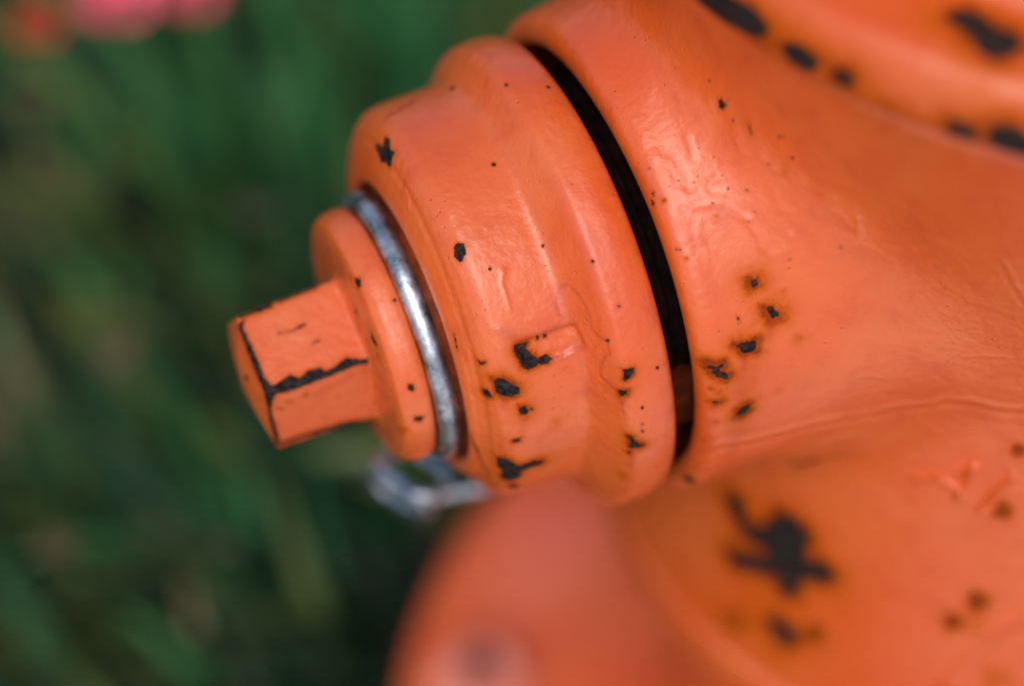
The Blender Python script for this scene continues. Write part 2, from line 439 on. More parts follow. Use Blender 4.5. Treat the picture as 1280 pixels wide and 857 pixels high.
    ('cap', 'scratch', (0.1, 0.5), (-0.84, -0.42, 0.34), [(-181.08, -28.55, 406.81), (-181.18, -29.46, 405.49), (-181.32, -30.27, 404.08)]),
    ('cap', 'scratch', (0.12, 0.5), (-0.87, -0.48, -0.14), [(-182.16, -36.65, 381.34), (-181.47, -37.96, 376.86), (-179.21, -38.17, 366.44), (-177.7, -38.26, 360.25)]),
    ('cap', 'ridge', (0.5, 0.22), (-0.04, -0.66, 0.75), [(-168.25, -26.97, 419.92), (-169.39, -28.79, 418.45), (-169.44, -30.83, 416.67), (-169.58, -33.31, 414.19)]),
    ('cap', 'ridge', (0.8, 0.16), (-0.03, -0.60, 0.80), [(-168.05, -26.7, 420.13), (-168.45, -27.24, 419.71)]),
    ('cap', 'bowl', (0.7, -0.9), (-0.25, -0.83, 0.50), [(-170.53, -38.16, 408.01), (-165.88, -38.11, 408.57), (-162.38, -38.25, 408.72), (-157.19, -39.41, 409.32), (-156.49, -42.75, 405.65), (-160.43, -41.61, 403.35), (-164.67, -41.45, 403.16), (-169.44, -40.95, 403.5)]),
    ('cap', 'ridge', (1, 0.2), (-0.11, -0.80, 0.60), [(-173.04, -35.32, 411.32), (-171.22, -36.66, 410), (-170.29, -37.66, 408.77)]),
    ('cap', 'stain_shade', (0.9, 0.75), (-0.19, -0.79, 0.58), [(-173.35, -35.22, 411.37), (-171.42, -36.35, 410.37), (-170.32, -37.73, 408.66), (-167.19, -37.86, 408.79), (-162.31, -38.1, 408.93), (-157.36, -39.01, 409.59)]),  # shade along the dent's upper edge, painted in as a dark line
    ('cap', 'stain_shade', (0.8, 0.55), (-0.33, -0.84, 0.43), [(-164.67, -41.45, 403.16), (-160.51, -41.76, 403.04), (-156.67, -42.83, 405)]),  # faint dark line along the dent's lower edge
    ('cap', 'stain_shade', (0.35, 0.65), (-0.44, -0.67, 0.60), [(-156.08, -34.45, 417.11), (-157.18, -33.44, 416.2), (-158.4, -33.57, 414.96), (-159.52, -35.01, 413.05), (-159.56, -36.56, 411.21), (-158.52, -37.68, 410.16)]),
    ('cap', 'stain_shade', (0.35, 0.75), (-0.83, -0.48, 0.28), [(-155.85, -35.17, 416.86), (-155.08, -37.32, 416.27), (-154.51, -39.86, 414.71), (-154.43, -41.93, 412.38), (-154.58, -42.99, 410.57), (-153.86, -44.78, 409.83), (-152.76, -46.96, 409.42), (-152.84, -48.04, 407.39), (-154.35, -47.32, 403.94), (-154.94, -47.95, 400.25), (-154.14, -49.62, 399.41), (-152.94, -51.93, 398.46), (-152.47, -53.38, 396.15), (-152.5, -54.11, 393.24)]),
    ('cap', 'stain_shade', (1.6, 0.35), (-0.46, -0.84, 0.29), [(-161.09, -42.93, 400.47), (-158.8, -44.18, 398.01), (-156.43, -46.83, 396.57), (-158.2, -45.9, 393.22)]),
    ('cap', 'stain_shade', (1, 0.3), (-0.84, -0.52, 0.15), [(-154.13, -49.58, 399.57), (-155.15, -49.48, 394.65), (-153.04, -53.42, 392.72)]),
    ('cap', 'ridge', (0.4, 0.05), (-0.29, -0.89, 0.36), [(-144.19, -43.54, 417.36), (-148.64, -45.43, 415.21), (-151.22, -46.38, 413.06), (-153.87, -45.99, 407.9), (-156.75, -44.48, 401.47), (-159.34, -44.53, 396.57), (-160.98, -45.6, 392.25), (-162.15, -46.42, 387.3), (-162.76, -46.72, 379.03)]),
    ('cap', 'bowl', (0.5, 0.16), (-0.08, -0.04, 1.00), [(-148.32, -2.13, 437.46), (-148.82, -2.78, 437.38), (-149.28, -2.33, 437.37), (-149.36, -1.56, 437.4), (-148.8, -1.18, 437.45), (-148.1, -1.34, 437.51)]),
    ('cap', 'bowl', (0.5, 0.16), (-0.07, -0.06, 1.00), [(-146.99, -3.13, 437.5), (-147.38, -3.52, 437.45), (-147.96, -3.42, 437.42), (-148.02, -2.59, 437.46), (-147.42, -2.1, 437.53), (-146.87, -2.6, 437.54)]),
    ('cap', 'bowl', (0.5, 0.16), (-0.06, -0.11, 0.99), [(-146.64, -6.44, 437.22), (-147.29, -6.9, 437.13), (-147.74, -6.47, 437.15), (-147.7, -5.92, 437.22), (-147.2, -5.42, 437.31), (-146.73, -5.52, 437.32)]),
    ('cap', 'bowl', (0.5, 0.16), (-0.09, -0.15, 0.98), [(-147.87, -8.13, 436.91), (-148.54, -8.62, 436.77), (-148.97, -8.25, 436.79), (-148.89, -7.61, 436.89), (-148.48, -7.24, 436.98), (-147.97, -7.29, 437.02)]),
    ('cap', 'bowl', (0.5, 0.16), (-0.10, -0.17, 0.98), [(-147.78, -9.63, 436.68), (-148.24, -9.96, 436.57), (-148.62, -9.7, 436.58), (-148.7, -9.17, 436.67), (-148.2, -8.6, 436.81), (-147.63, -8.95, 436.81)]),
    ('cap', 'ridge', (0.4, 0.12), (-0.05, 0.30, 0.95), [(-165.51, 17.19, 427.22), (-163.85, 16.76, 427.46), (-161.82, 15.41, 427.99)]),
    ('cap', 'ridge', (0.5, 0.15), (-0.84, -0.03, 0.54), [(-179.33, 1.09, 423.4), (-179.39, -1.65, 423.19), (-180.28, -2.68, 421.7)]),
    ('cap', 'bowl', (0.4, 0.12), (-0.08, 0.62, 0.78), [(-170.97, 31.24, 419.64), (-171.73, 29.56, 420.75), (-171.87, 30.72, 419.91), (-171.36, 33.25, 418), (-170.4, 35.15, 416.4), (-170.06, 34.3, 417.19)]),
    ('cap', 'bowl', (0.4, 0.12), (-0.09, 0.48, 0.87), [(-170.82, 25.36, 423.41), (-171.3, 24.69, 423.71), (-171.67, 24.79, 423.62), (-171.41, 26.28, 422.84), (-170.88, 27.15, 422.39), (-170.59, 26.28, 422.92)]),
    ('cap', 'bowl', (0.4, 0.12), (-0.77, -0.20, 0.60), [(-155.92, -14.27, 429.3), (-156.18, -14.45, 428.89), (-156.48, -13.94, 428.69), (-156.57, -13.4, 428.75), (-156.25, -13.41, 429.14), (-155.85, -13.84, 429.54)]),
    ('cap', 'bowl', (0.4, 0.12), (-0.01, -0.42, 0.91), [(-167.81, -18.36, 425.05), (-168.22, -18.72, 424.87), (-168.52, -18.55, 424.95), (-168.57, -18.11, 425.15), (-168.29, -17.87, 425.26), (-167.76, -17.94, 425.24)]),
    ('cap', 'bowl', (0.4, 0.12), (-0.13, -0.19, 0.97), [(-172.45, -8.1, 428.17), (-172.75, -8.4, 428.07), (-173.17, -8.11, 428.07), (-173.3, -7.66, 428.14), (-172.83, -7.31, 428.27), (-172.37, -7.56, 428.29)]),
    ('body', 'chip', (2.2, 0.95), (-0.23, -0.83, 0.51), [(-119.98, -49.64, 416.51), (-118.6, -50.05, 416.49), (-118.71, -50.75, 415.29), (-119.69, -50.72, 414.89), (-120.22, -50.22, 415.5)]),
    ('body', 'chip', (2.2, 1), (-0.22, -0.89, 0.41), [(-117.76, -53.64, 410.43), (-116.42, -53.85, 410.67), (-116.31, -54.39, 409.6), (-115.28, -54.95, 408.96), (-115.53, -55.31, 407.97), (-116.84, -54.98, 408.02), (-117.62, -54.25, 409.24)]),
    ('body', 'chip', (1.8, 1), (-0.08, -0.93, 0.37), [(-125.58, -55.59, 403.92), (-124.33, -55.66, 403.98), (-121.2, -56.09, 403.69), (-121.64, -56.97, 401.27), (-122.89, -56.91, 401.14), (-124.63, -56.45, 402.01), (-126.19, -55.54, 403.93)]),
    ('body', 'chip', (1.9, 1), (-0.29, -0.91, 0.31), [(-132.93, -55.24, 400.8), (-131.79, -56.16, 400.31), (-131.31, -56.52, 399.82), (-129.48, -56.64, 400.53), (-129.29, -56.98, 399.61), (-130.53, -56.92, 399.29), (-128.59, -57.7, 397.55), (-128.72, -58.08, 396.2), (-131, -57.37, 397.55), (-132.2, -56.48, 398.77), (-131.6, -56.47, 399.64), (-132.79, -55.65, 400)]),
    ('body', 'chip', (1.5, 0.9), (-0.42, -0.89, 0.16), [(-132.81, -58.1, 390.92), (-130.6, -59.12, 390.71), (-132.01, -58.76, 390.02)]),
    ('body', 'chip', (1.8, 0.95), (-0.07, -0.99, 0.09), [(-123.54, -60.26, 387.01), (-124.09, -60.42, 384.91), (-125.67, -60.36, 384.27), (-127.26, -60.23, 384.54), (-126.64, -60.1, 386.46), (-125.38, -60.1, 387.19)]),
    ('body', 'chip', (0.3, 0.3), (-0.10, -0.88, 0.47), [(-124.49, -52.61, 410.14), (-123.5, -53.58, 408.54), (-123.97, -53.65, 408.32), (-124.63, -52.95, 409.51)]),
    ('body', 'soft', (1, 0.6), (-0.23, -0.93, 0.28), [(-111.3, -58.64, 401.73), (-111.79, -58.66, 401.23), (-112.42, -58.54, 401.14), (-112.59, -58.24, 401.97), (-112.3, -58.11, 402.63), (-111.72, -58.34, 402.35)]),
    ('body', 'soft', (1, 0.35), (-0.09, -0.99, 0.13), [(-116.46, -60.67, 387.85), (-116.84, -60.7, 387.35), (-117.37, -60.61, 387.67), (-117.61, -60.51, 388.31), (-117.41, -60.42, 389.11), (-116.81, -60.52, 388.83)]),
    ('body', 'soft', (1, 0.4), (-0.30, -0.85, 0.42), [(-113.39, -53.5, 413.33), (-113.66, -53.6, 412.92), (-114.02, -53.42, 413.05), (-114.24, -53.17, 413.4), (-113.96, -53.01, 413.91), (-113.39, -53.24, 413.87)]),
    ('body', 'soft', (1, 0.5), (-0.29, -0.82, 0.49), [(-116.34, -50.38, 417.18), (-116.69, -50.44, 416.87), (-117.09, -50.35, 416.78), (-117.19, -50.04, 417.25), (-116.95, -49.88, 417.65), (-116.49, -50.13, 417.51)]),
    ('body', 'soft', (1, 0.6), (-0.41, -0.89, 0.21), [(-130.75, -58.5, 393.57), (-131.4, -58.53, 392.57), (-132.33, -58.14, 392.39), (-132.52, -57.73, 393.66), (-132.1, -57.78, 394.51), (-131.45, -58.06, 394.51)]),
    ('body', 'soft', (1, 0.5), (-0.45, -0.89, 0.06), [(-131.55, -59.68, 384.08), (-131.83, -59.61, 383.31), (-132.28, -59.37, 383.42), (-132.43, -59.25, 384.07), (-132.24, -59.32, 384.6), (-131.92, -59.46, 384.8)]),
    ('body', 'soft', (1, 0.7), (-0.56, -0.80, 0.20), [(-132.23, -57.73, 394.43), (-132.38, -57.74, 394.01), (-132.79, -57.47, 393.93), (-133.02, -57.2, 394.26), (-132.74, -57.25, 394.98), (-132.3, -57.55, 394.97)]),
    ('body', 'soft', (2.2, 0.3), (-0.07, -0.98, 0.17), [(-125.33, -56.6, 401.46), (-121.46, -57.36, 400.23), (-123.1, -59.73, 390.75), (-124.07, -60.58, 377.71), (-128.71, -60.3, 380.05), (-126.82, -59.19, 392.19)]),
    ('body', 'soft', (2, 0.4), (-0.22, -0.95, 0.24), [(-132.28, -56.7, 397.95), (-128.09, -58.09, 396.33), (-128.04, -59, 392.65), (-131.09, -58.64, 392.51)]),
    ('body', 'soft', (2, 0.3), (-0.18, -0.89, 0.43), [(-118.66, -50.92, 415.01), (-116.48, -53.21, 411.95), (-119.27, -55.66, 405.37), (-122.44, -55.68, 404.35)]),
    ('body', 'chip', (0.5, 0.4), (-0.88, -0.37, 0.29), [(-116.84, -25.19, 447.54), (-116.38, -25.79, 448.24), (-116.12, -26.77, 447.78), (-115.89, -27.46, 447.58), (-116.65, -26.85, 446.07), (-117, -26.09, 446.05)]),
    ('body', 'bowl', (0.8, -0.25), (-0.87, -0.37, 0.32), [(-117.7, -24.04, 446.52), (-117.02, -24.64, 447.64), (-116.29, -25.95, 448.34), (-116.18, -26.92, 447.37), (-116.81, -26.62, 445.93), (-117.75, -25.14, 445.37)]),
    ('body', 'chip', (0.4, 0.4), (-0.84, -0.29, 0.46), [(-133.67, -28.71, 431.13), (-133.38, -29.53, 431.02), (-133.76, -30, 430.13), (-133.96, -29.34, 430.18)]),
    ('body', 'chip', (0.4, 0.4), (-0.93, -0.24, 0.28), [(-134.21, -29.54, 429.35), (-134.12, -30.54, 428.98), (-134.23, -31.14, 428.23), (-134.4, -30.33, 428.13)]),
    ('body', 'chip', (0.15, 0.35), (-0.86, -0.42, 0.29), [(-115.24, -30.3, 445.47), (-115.36, -30.26, 445.17), (-115.5, -30.03, 445.1), (-115.52, -29.9, 445.23), (-115.43, -29.92, 445.46), (-115.32, -30.05, 445.6)]),
    ('body', 'chip', (0.15, 0.35), (-0.51, -0.58, 0.64), [(-119.69, -34.47, 434.59), (-119.81, -34.57, 434.4), (-119.97, -34.44, 434.39), (-120.04, -34.23, 434.53), (-119.89, -34.21, 434.66), (-119.66, -34.33, 434.74)]),
    ('body', 'chip', (0.15, 0.35), (-0.47, -0.62, 0.63), [(-119.33, -36.75, 432.69), (-119.43, -36.81, 432.54), (-119.62, -36.74, 432.48), (-119.68, -36.53, 432.64), (-119.53, -36.49, 432.78), (-119.32, -36.65, 432.79)]),
    ('body', 'chip', (0.15, 0.35), (-0.87, -0.50, 0.06), [(-108.39, -43.7, 443.55), (-108.44, -43.65, 443.32), (-108.58, -43.43, 443.15), (-108.66, -43.28, 443.27), (-108.58, -43.37, 443.64), (-108.45, -43.58, 443.72)]),
    ('body', 'chip', (0.15, 0.35), (-0.90, -0.43, -0.03), [(-109.49, -41.47, 448.34), (-109.55, -41.33, 448.03), (-109.64, -41.12, 447.86), (-109.69, -41.03, 448.02), (-109.67, -41.1, 448.39), (-109.57, -41.29, 448.47)]),
    ('body', 'chip', (0.15, 0.35), (-0.66, -0.73, 0.18), [(-101.76, -55.99, 424.98), (-101.85, -55.96, 424.77), (-102.06, -55.8, 424.66), (-102.13, -55.69, 424.85), (-102.02, -55.71, 425.15), (-101.88, -55.84, 425.13)]),
    ('body', 'chip', (0.15, 0.35), (-0.43, -0.80, 0.42), [(-111.12, -51.03, 420.23), (-111.28, -51.06, 419.99), (-111.5, -50.94, 419.99), (-111.54, -50.81, 420.21), (-111.42, -50.8, 420.36), (-111.26, -50.86, 420.41)]),
    ('body', 'chip', (0.15, 0.35), (-0.93, -0.29, 0.22), [(-117.05, -22.21, 450.57), (-117.15, -22.12, 450.28), (-117.26, -21.91, 450.08), (-117.27, -21.75, 450.26), (-117.2, -21.78, 450.48), (-117.11, -21.99, 450.6)]),
    ('body', 'chip', (0.15, 0.35), (-0.92, -0.35, 0.17), [(-115.27, -27.92, 449.52), (-115.35, -27.86, 449.22), (-115.44, -27.7, 449.07), (-115.47, -27.52, 449.25), (-115.42, -27.56, 449.47), (-115.29, -27.81, 449.65)]),
    ('body', 'chip', (0.15, 0.35), (-0.56, -0.58, 0.59), [(-132.33, -40.64, 423.4), (-132.5, -40.68, 423.22), (-132.71, -40.55, 423.13), (-132.7, -40.37, 423.3), (-132.58, -40.35, 423.45), (-132.45, -40.45, 423.48)]),
    ('body', 'chip', (0.15, 0.35), (-0.79, -0.55, 0.28), [(-111.58, -39.84, 439.58), (-111.7, -39.78, 439.35), (-111.85, -39.64, 439.21), (-111.87, -39.51, 439.4), (-111.79, -39.51, 439.63), (-111.68, -39.66, 439.66)]),
    ('body', 'chip', (0.15, 0.35), (-0.33, -0.63, 0.70), [(-123.07, -37.14, 430.02), (-123.18, -37.21, 429.89), (-123.37, -37.16, 429.85), (-123.43, -36.96, 430.01), (-123.28, -36.9, 430.14), (-123.05, -37.04, 430.12)]),
    ('body', 'chip', (0.15, 0.35), (-0.60, -0.35, 0.72), [(-132.39, -25.65, 434.27), (-132.57, -25.69, 434.11), (-132.75, -25.58, 434.02), (-132.72, -25.37, 434.15), (-132.61, -25.32, 434.28), (-132.47, -25.44, 434.32)]),
    ('body', 'chip', (0.15, 0.35), (-0.90, -0.44, 0.02), [(-109.96, -40.46, 447.62), (-110.02, -40.35, 447.34), (-110.1, -40.18, 447.19), (-110.16, -40.07, 447.34), (-110.13, -40.11, 447.69), (-110.01, -40.35, 447.79)]),
    ('body', 'chip', (0.15, 0.35), (-0.56, -0.63, 0.54), [(-116.08, -39.21, 432.95), (-116.19, -39.22, 432.81), (-116.41, -39.08, 432.75), (-116.47, -38.93, 432.87), (-116.3, -38.89, 433.09), (-116.15, -39.03, 433.08)]),
    ('body', 'chip', (0.15, 0.35), (-0.69, -0.50, 0.52), [(-133.06, -40.17, 423.11), (-133.15, -40.2, 422.97), (-133.33, -40.05, 422.87), (-133.4, -39.85, 422.95), (-133.24, -39.83, 423.2), (-133.06, -40.03, 423.25)]),
    ('body', 'soft', (0.8, 0.5), (-0.81, -0.56, 0.19), [(-109.23, -43.32, 439.37), (-109.41, -43.21, 438.93), (-109.63, -42.95, 438.8), (-109.72, -42.74, 439.03), (-109.6, -42.71, 439.6), (-109.33, -43.06, 439.72)]),
    ('body', 'soft', (0.5, 0.7), (-0.56, -0.47, 0.68), [(-132.05, -32.27, 430.47), (-132.25, -32.4, 430.23), (-132.6, -32.19, 430.08), (-132.67, -31.79, 430.3), (-132.41, -31.78, 430.54), (-132.08, -32.03, 430.61)]),
    ('body', 'soft', (0.6, 0.4), (-0.30, -0.67, 0.68), [(-122.92, -39.31, 428.02), (-123.2, -39.42, 427.79), (-123.58, -39.19, 427.85), (-123.66, -38.97, 428.03), (-123.35, -38.83, 428.3), (-123.08, -38.95, 428.31)]),
    ('body', 'soft', (0.6, 0.5), (-0.44, -0.64, 0.63), [(-131.68, -42.6, 421.93), (-131.92, -42.62, 421.75), (-132.22, -42.44, 421.71), (-132.26, -42.26, 421.87), (-132.03, -42.15, 422.16), (-131.84, -42.3, 422.14)]),
    ('body', 'scratch', (0.1, 0.4), (-0.87, -0.45, 0.20), [(-113.53, -33.25, 446.54), (-113.34, -34.08, 445.54), (-113.33, -34.65, 444.33)]),
    ('body', 'ridge', (0.6875, 0.186), (-0.72, -0.32, 0.61), [(-122.08, -17.26, 444.18), (-121.81, -18.72, 443.76), (-120.29, -20.94, 444.37)]),
    ('body', 'ridge', (0.75, 0.186), (-0.48, -0.47, 0.74), [(-123.59, -24.6, 439.03), (-123.64, -26.5, 437.84), (-124.01, -28.84, 436.09)]),
    ('body', 'ridge', (0.875, 0.186), (-0.41, -0.60, 0.69), [(-120.83, -34.13, 434.03), (-122.36, -34.02, 433.13), (-122.97, -34.6, 432.3), (-122.53, -35.59, 431.69), (-120.58, -36.89, 431.66)]),
    ('body', 'ridge', (1.125, 0.279), (-0.44, -0.76, 0.49), [(-117.71, -42.39, 427.67), (-116.77, -44.76, 425.32), (-116.06, -47.05, 422.6), (-114.6, -48.98, 420.7), (-112.36, -49.61, 421.59), (-110.73, -49.32, 423.89), (-110.24, -49, 425.12)]),
    ('body', 'ridge', (1, 0.155), (-0.78, -0.62, 0.12), [(-105.78, -49.89, 432.5), (-104.66, -50.64, 434.83), (-103.03, -52.51, 437.17)]),
    ('body', 'ridge', (1, 0.217), (-0.70, -0.71, 0.13), [(-104.28, -54.66, 422.26), (-102, -56.19, 423.34), (-100.02, -57.32, 426.59), (-99.15, -57.95, 428.81), (-99.61, -57.13, 433.72)]),
    ('body', 'ridge', (0.875, 0.155), (-0.28, -0.62, 0.73), [(-128.44, -34.19, 430.43), (-127.29, -36, 429.35), (-124.68, -36.55, 429.82), (-121.83, -37.77, 430.06)]),
    ('body', 'ridge', (0.75, 0.124), (-0.67, -0.35, 0.65), [(-122.43, -17.41, 443.74), (-122.3, -20.7, 442.25), (-120.67, -22.58, 442.87)]),
    ('body', 'ridge', (1, 0.124), (-0.29, -0.48, 0.83), [(-130.37, -24.41, 435.94), (-128.66, -26.85, 435.21), (-127.7, -30.23, 433.47)]),
    ('body', 'ridge', (0.75, 0.1364), (-0.24, -0.50, 0.83), [(-129.69, -27.8, 434.32), (-129.93, -30.09, 432.86)]),
    ('body', 'ridge', (1, 0.124), (-0.27, -0.58, 0.77), [(-128.84, -32, 431.91), (-127.39, -33.79, 431.07), (-125.44, -34.5, 431.23)]),
    ('body', 'ridge', (1, 0.124), (-0.40, -0.68, 0.62), [(-121.61, -37.3, 430.64), (-119.27, -40.84, 428.41), (-117.25, -42.64, 427.7)]),
    ('body', 'ridge', (0.875, 0.1116), (-0.80, -0.56, 0.22), [(-112.61, -37.85, 440.53), (-111.52, -40.36, 438.71), (-109.56, -43.22, 438.31), (-107.57, -45.8, 439.12)]),
    ('body', 'ridge', (0.75, 0.124), (-0.18, -0.69, 0.70), [(-126.59, -38.17, 427.71), (-128.35, -40.69, 424.87), (-127.38, -42.95, 422.78)]),
    ('body', 'ridge', (0.75, 0.0992), (-0.76, -0.53, 0.37), [(-115.75, -32.83, 440.94), (-114.77, -35.53, 439.32), (-112.04, -39.02, 439.9)]),
    ('body', 'ridge', (1, 0.1364), (-0.64, -0.67, 0.37), [(-111.56, -43.3, 433.3), (-111.36, -44.86, 430.94), (-109.68, -46.69, 430.42)]),
    ('body', 'ridge', (1, -0.124), (-0.59, -0.73, 0.35), [(-110.73, -46.72, 428.64), (-109.5, -49.16, 425.86), (-106.27, -51.89, 425.5)]),
    ('body', 'ridge', (0.875, 0.124), (-0.30, -0.66, 0.69), [(-123.44, -37.56, 429.46), (-123.73, -39.41, 427.57)]),
    ('body', 'bowl', (3.5, -0.45), (-0.63, -0.43, 0.64), [(-124.3, -10.64, 444.36), (-118.05, -19.75, 449.69), (-116.44, -28.2, 445.03), (-118.91, -32.62, 436.98), (-126.96, -32.88, 431.89), (-129, -25.15, 436.01)]),
    ('body', 'bowl', (3.2, 0.22), (-0.54, -0.72, 0.45), [(-117.17, -39.89, 431.08), (-111.4, -42.87, 434.33), (-109.08, -47.92, 429.06), (-111.83, -49.66, 422.02), (-116.12, -46.55, 423.3)]),
    ('body', 'bowl', (2.8, 0.18), (-0.70, -0.69, 0.18), [(-108.15, -48.17, 430.4), (-103.66, -51.72, 436.32), (-99.55, -57.22, 433.77), (-100.02, -57.35, 426.45), (-104.89, -54.14, 422.42), (-107.82, -50.32, 426.22)]),
    ('body', 'bowl', (2, 0.22), (-0.81, -0.49, 0.33), [(-116.02, -28.44, 445.79), (-112.86, -34.18, 448.17), (-111.81, -38.32, 442.09), (-115.55, -36.14, 437.29), (-117.24, -31.32, 440.2)]),
    ('body', 'bowl', (2, -0.2), (-0.29, -0.65, 0.70), [(-130.03, -33.29, 430.67), (-123.59, -37.89, 429.09), (-124.52, -43.62, 422.84), (-130.58, -42.99, 422.03), (-132, -37.47, 426.51)]),
    ('body', 'ridge', (1.1, 0.3), (-0.43, -0.89, -0.15), [(-134.4, -56.02, 371.65), (-130.69, -59.91, 375.61), (-121.53, -60.44, 373.33), (-109.27, -61.16, 372.16), (-100.39, -62.38, 371.81), (-92.3, -64.89, 372.35), (-87.75, -67.46, 375.24), (-83.05, -70.08, 376.25), (-79.3, -72.72, 379.11), (-74.18, -75.85, 379.02), (-69.38, -78.8, 377.63), (-62.95, -83.53, 378.73)]),
    ('body', 'ridge', (1.3, -0.25), (-0.43, -0.89, -0.17), [(-134.32, -56.01, 369.89), (-130.51, -59.75, 373.44), (-121.18, -60.11, 370.66), (-108.82, -60.77, 369.35), (-99.79, -61.86, 368.68), (-91.65, -64.4, 369.15), (-87.13, -67.05, 372.19), (-82.44, -69.73, 373.28), (-78.68, -72.44, 376.05), (-73.53, -75.62, 375.83), (-68.79, -78.67, 374.57), (-62.44, -83.51, 376.03)]),
    ('body', 'scratch', (0.22, 0.9), (-0.67, -0.68, -0.30), [(-99.56, -43.89, 328.65), (-97.94, -47.74, 333.47), (-97.06, -50.4, 337.73)]),
    ('body', 'scratch', (0.08, 0.6), (-0.57, -0.77, -0.28), [(-97.06, -50.4, 337.73), (-94.25, -54.31, 342.29), (-91.74, -57.06, 345.26)]),
    ('body', 'ridge', (1.2, 0.45), (-0.22, -0.91, -0.35), [(-101.97, -56.64, 354.04), (-98.97, -58.83, 357.92), (-94.92, -60.6, 359.66)]),
    ('body', 'chip', (1, 0.8), (-0.77, -0.57, -0.30), [(-134.15, -49.67, 351.21), (-134.03, -52.08, 355.22), (-133.45, -52.9, 354.93), (-132.18, -52.56, 352.04), (-133.2, -50.79, 350.39)]),
    ('body', 'ridge', (0.7, 0.2), (-0.67, -0.72, -0.18), [(-79.55, -81.78, 435.58), (-76.79, -82.78, 429.18), (-73.47, -84.22, 422.83)]),
    ('body', 'ridge', (0.7, -0.15), (-0.67, -0.72, -0.18), [(-80.05, -81.03, 434.54), (-77.17, -82.01, 427.54), (-73.87, -83.47, 421.18)]),
    ('body', 'ridge', (0.6, 0.12), (-0.37, -0.93, -0.02), [(-98.9, -64.51, 388.29), (-96.36, -65.48, 388.46), (-93.17, -66.75, 386.85)]),
    ('body', 'ridge', (0.6, 0.12), (-0.58, -0.81, -0.09), [(-79.51, -74.99, 396.72), (-75.47, -77.98, 398.62), (-71.31, -81.1, 399.06)]),
    ('body', 'bigchip', (3.4, 1), (-0.91, -0.39, 0.14), [(-107.35, -28.39, 298.27), (-106.62, -30.39, 299.49), (-106.36, -33.23, 295.41), (-105.81, -35.9, 293.3), (-104.32, -39.2, 295.34), (-102.39, -42.39, 299.87), (-101.79, -42.44, 303.84), (-100.3, -44.82, 307.02), (-98.91, -47.74, 307.23), (-97.84, -50.43, 305.43), (-98.31, -50.91, 300.66), (-98.76, -51.25, 296.59), (-97.93, -53.3, 294.98), (-96.01, -56, 297.48), (-94.47, -58.82, 296.51), (-94.86, -58.87, 293.91), (-96.78, -55.92, 292.99), (-99.04, -52.74, 290), (-100.14, -52.01, 285.71), (-100.92, -51.76, 281.83), (-102.01, -49.9, 280.92), (-101.65, -49.28, 284.84), (-102.46, -47.2, 285.95), (-104.84, -42.84, 282.92), (-107.13, -38.15, 279.88), (-108.75, -34.37, 277.7), (-108.89, -33.32, 278.86), (-107.47, -36.21, 281.94), (-105.25, -41.07, 284.73), (-103.19, -44.91, 287.72), (-103.29, -43.54, 290.83), (-103.71, -41.82, 292.67), (-105.08, -38.79, 291.38), (-106.07, -36.05, 291.23), (-106.6, -33.29, 293.7), (-107.36, -29.87, 295.43)]),
    ('body', 'bigchip', (3.2, 1), (-0.88, -0.46, 0.16), [(-104.34, -50.43, 266.16), (-102.85, -52.62, 268.36), (-101.37, -55.79, 267.3), (-102.03, -55.79, 263.72), (-103.01, -54.24, 262.93), (-103.7, -52.39, 264.38)]),
    ('body', 'soft', (2.4, 1), (-0.84, -0.52, 0.16), [(-96.55, -62.12, 272.87), (-97.04, -62.05, 270.52), (-98.11, -60.92, 268.65), (-98.76, -59.36, 270.27), (-98.07, -59.58, 273.24), (-96.65, -61.53, 274.39)]),
    ('body', 'soft', (2.6, 0.85), (-0.93, -0.34, 0.17), [(-109.06, -42.45, 259.24), (-109.81, -42.59, 254.83), (-111.26, -39.89, 252.42), (-111.91, -37.37, 253.69), (-110.85, -38.37, 257.68), (-109.21, -40.99, 261.56)]),
    ('body', 'soft', (2, 0.55), (-0.87, -0.47, 0.17), [(-103.18, -54, 262.69), (-101.87, -56.06, 263.8), (-102.55, -57.1, 257.22), (-103.94, -55.23, 255.34)]),
    ('body', 'soft', (2.4, 0.45), (-0.90, -0.41, 0.16), [(-113.02, -32.47, 255.94), (-109.95, -39.69, 260.07), (-104.48, -50.09, 266.29), (-96.78, -60.88, 275.87), (-96.84, -61.23, 274.35), (-104.62, -50.65, 264.03), (-111.27, -39.18, 253.77)]),
    ('body', 'soft', (2.5, 0.5), (-0.93, -0.34, 0.15), [(-109.3, -31.66, 279.37), (-103.19, -44.91, 287.72), (-103.36, -45.6, 284.81), (-109.73, -32.97, 274.36)]),
    ('body', 'soft', (1.3, 1), (-0.65, -0.75, 0.14), [(-71.03, -85.66, 296.52), (-72.07, -85.49, 292.71), (-73.6, -84.35, 291.81), (-74.24, -83.17, 295.06), (-73.7, -83.2, 297.5), (-72.25, -84.26, 298.56)]),
    ('body', 'soft', (1.3, 0.95), (-0.61, -0.78, 0.13), [(-66.19, -87.96, 305.33), (-67.31, -87.61, 302.38), (-68.91, -86.57, 301.08), (-69.82, -85.33, 304), (-69.31, -85.04, 308.17), (-67.28, -86.7, 307.93)]),
    ('body', 'soft', (1.3, 0.95), (-0.61, -0.78, 0.10), [(-63.71, -84.74, 340.66), (-64.41, -84.58, 337.59), (-65.89, -83.46, 337.42), (-66.48, -82.7, 339.7), (-65.97, -82.87, 341.69), (-65, -83.51, 342.67)]),
    ('body', 'soft', (1.3, 0.9), (-0.61, -0.79, 0.07), [(-62.89, -83.15, 362.33), (-63.38, -82.94, 360.4), (-64.19, -82.38, 359.73), (-64.72, -81.79, 361.7), (-64.51, -81.83, 363.22), (-63.58, -82.54, 363.46)]),
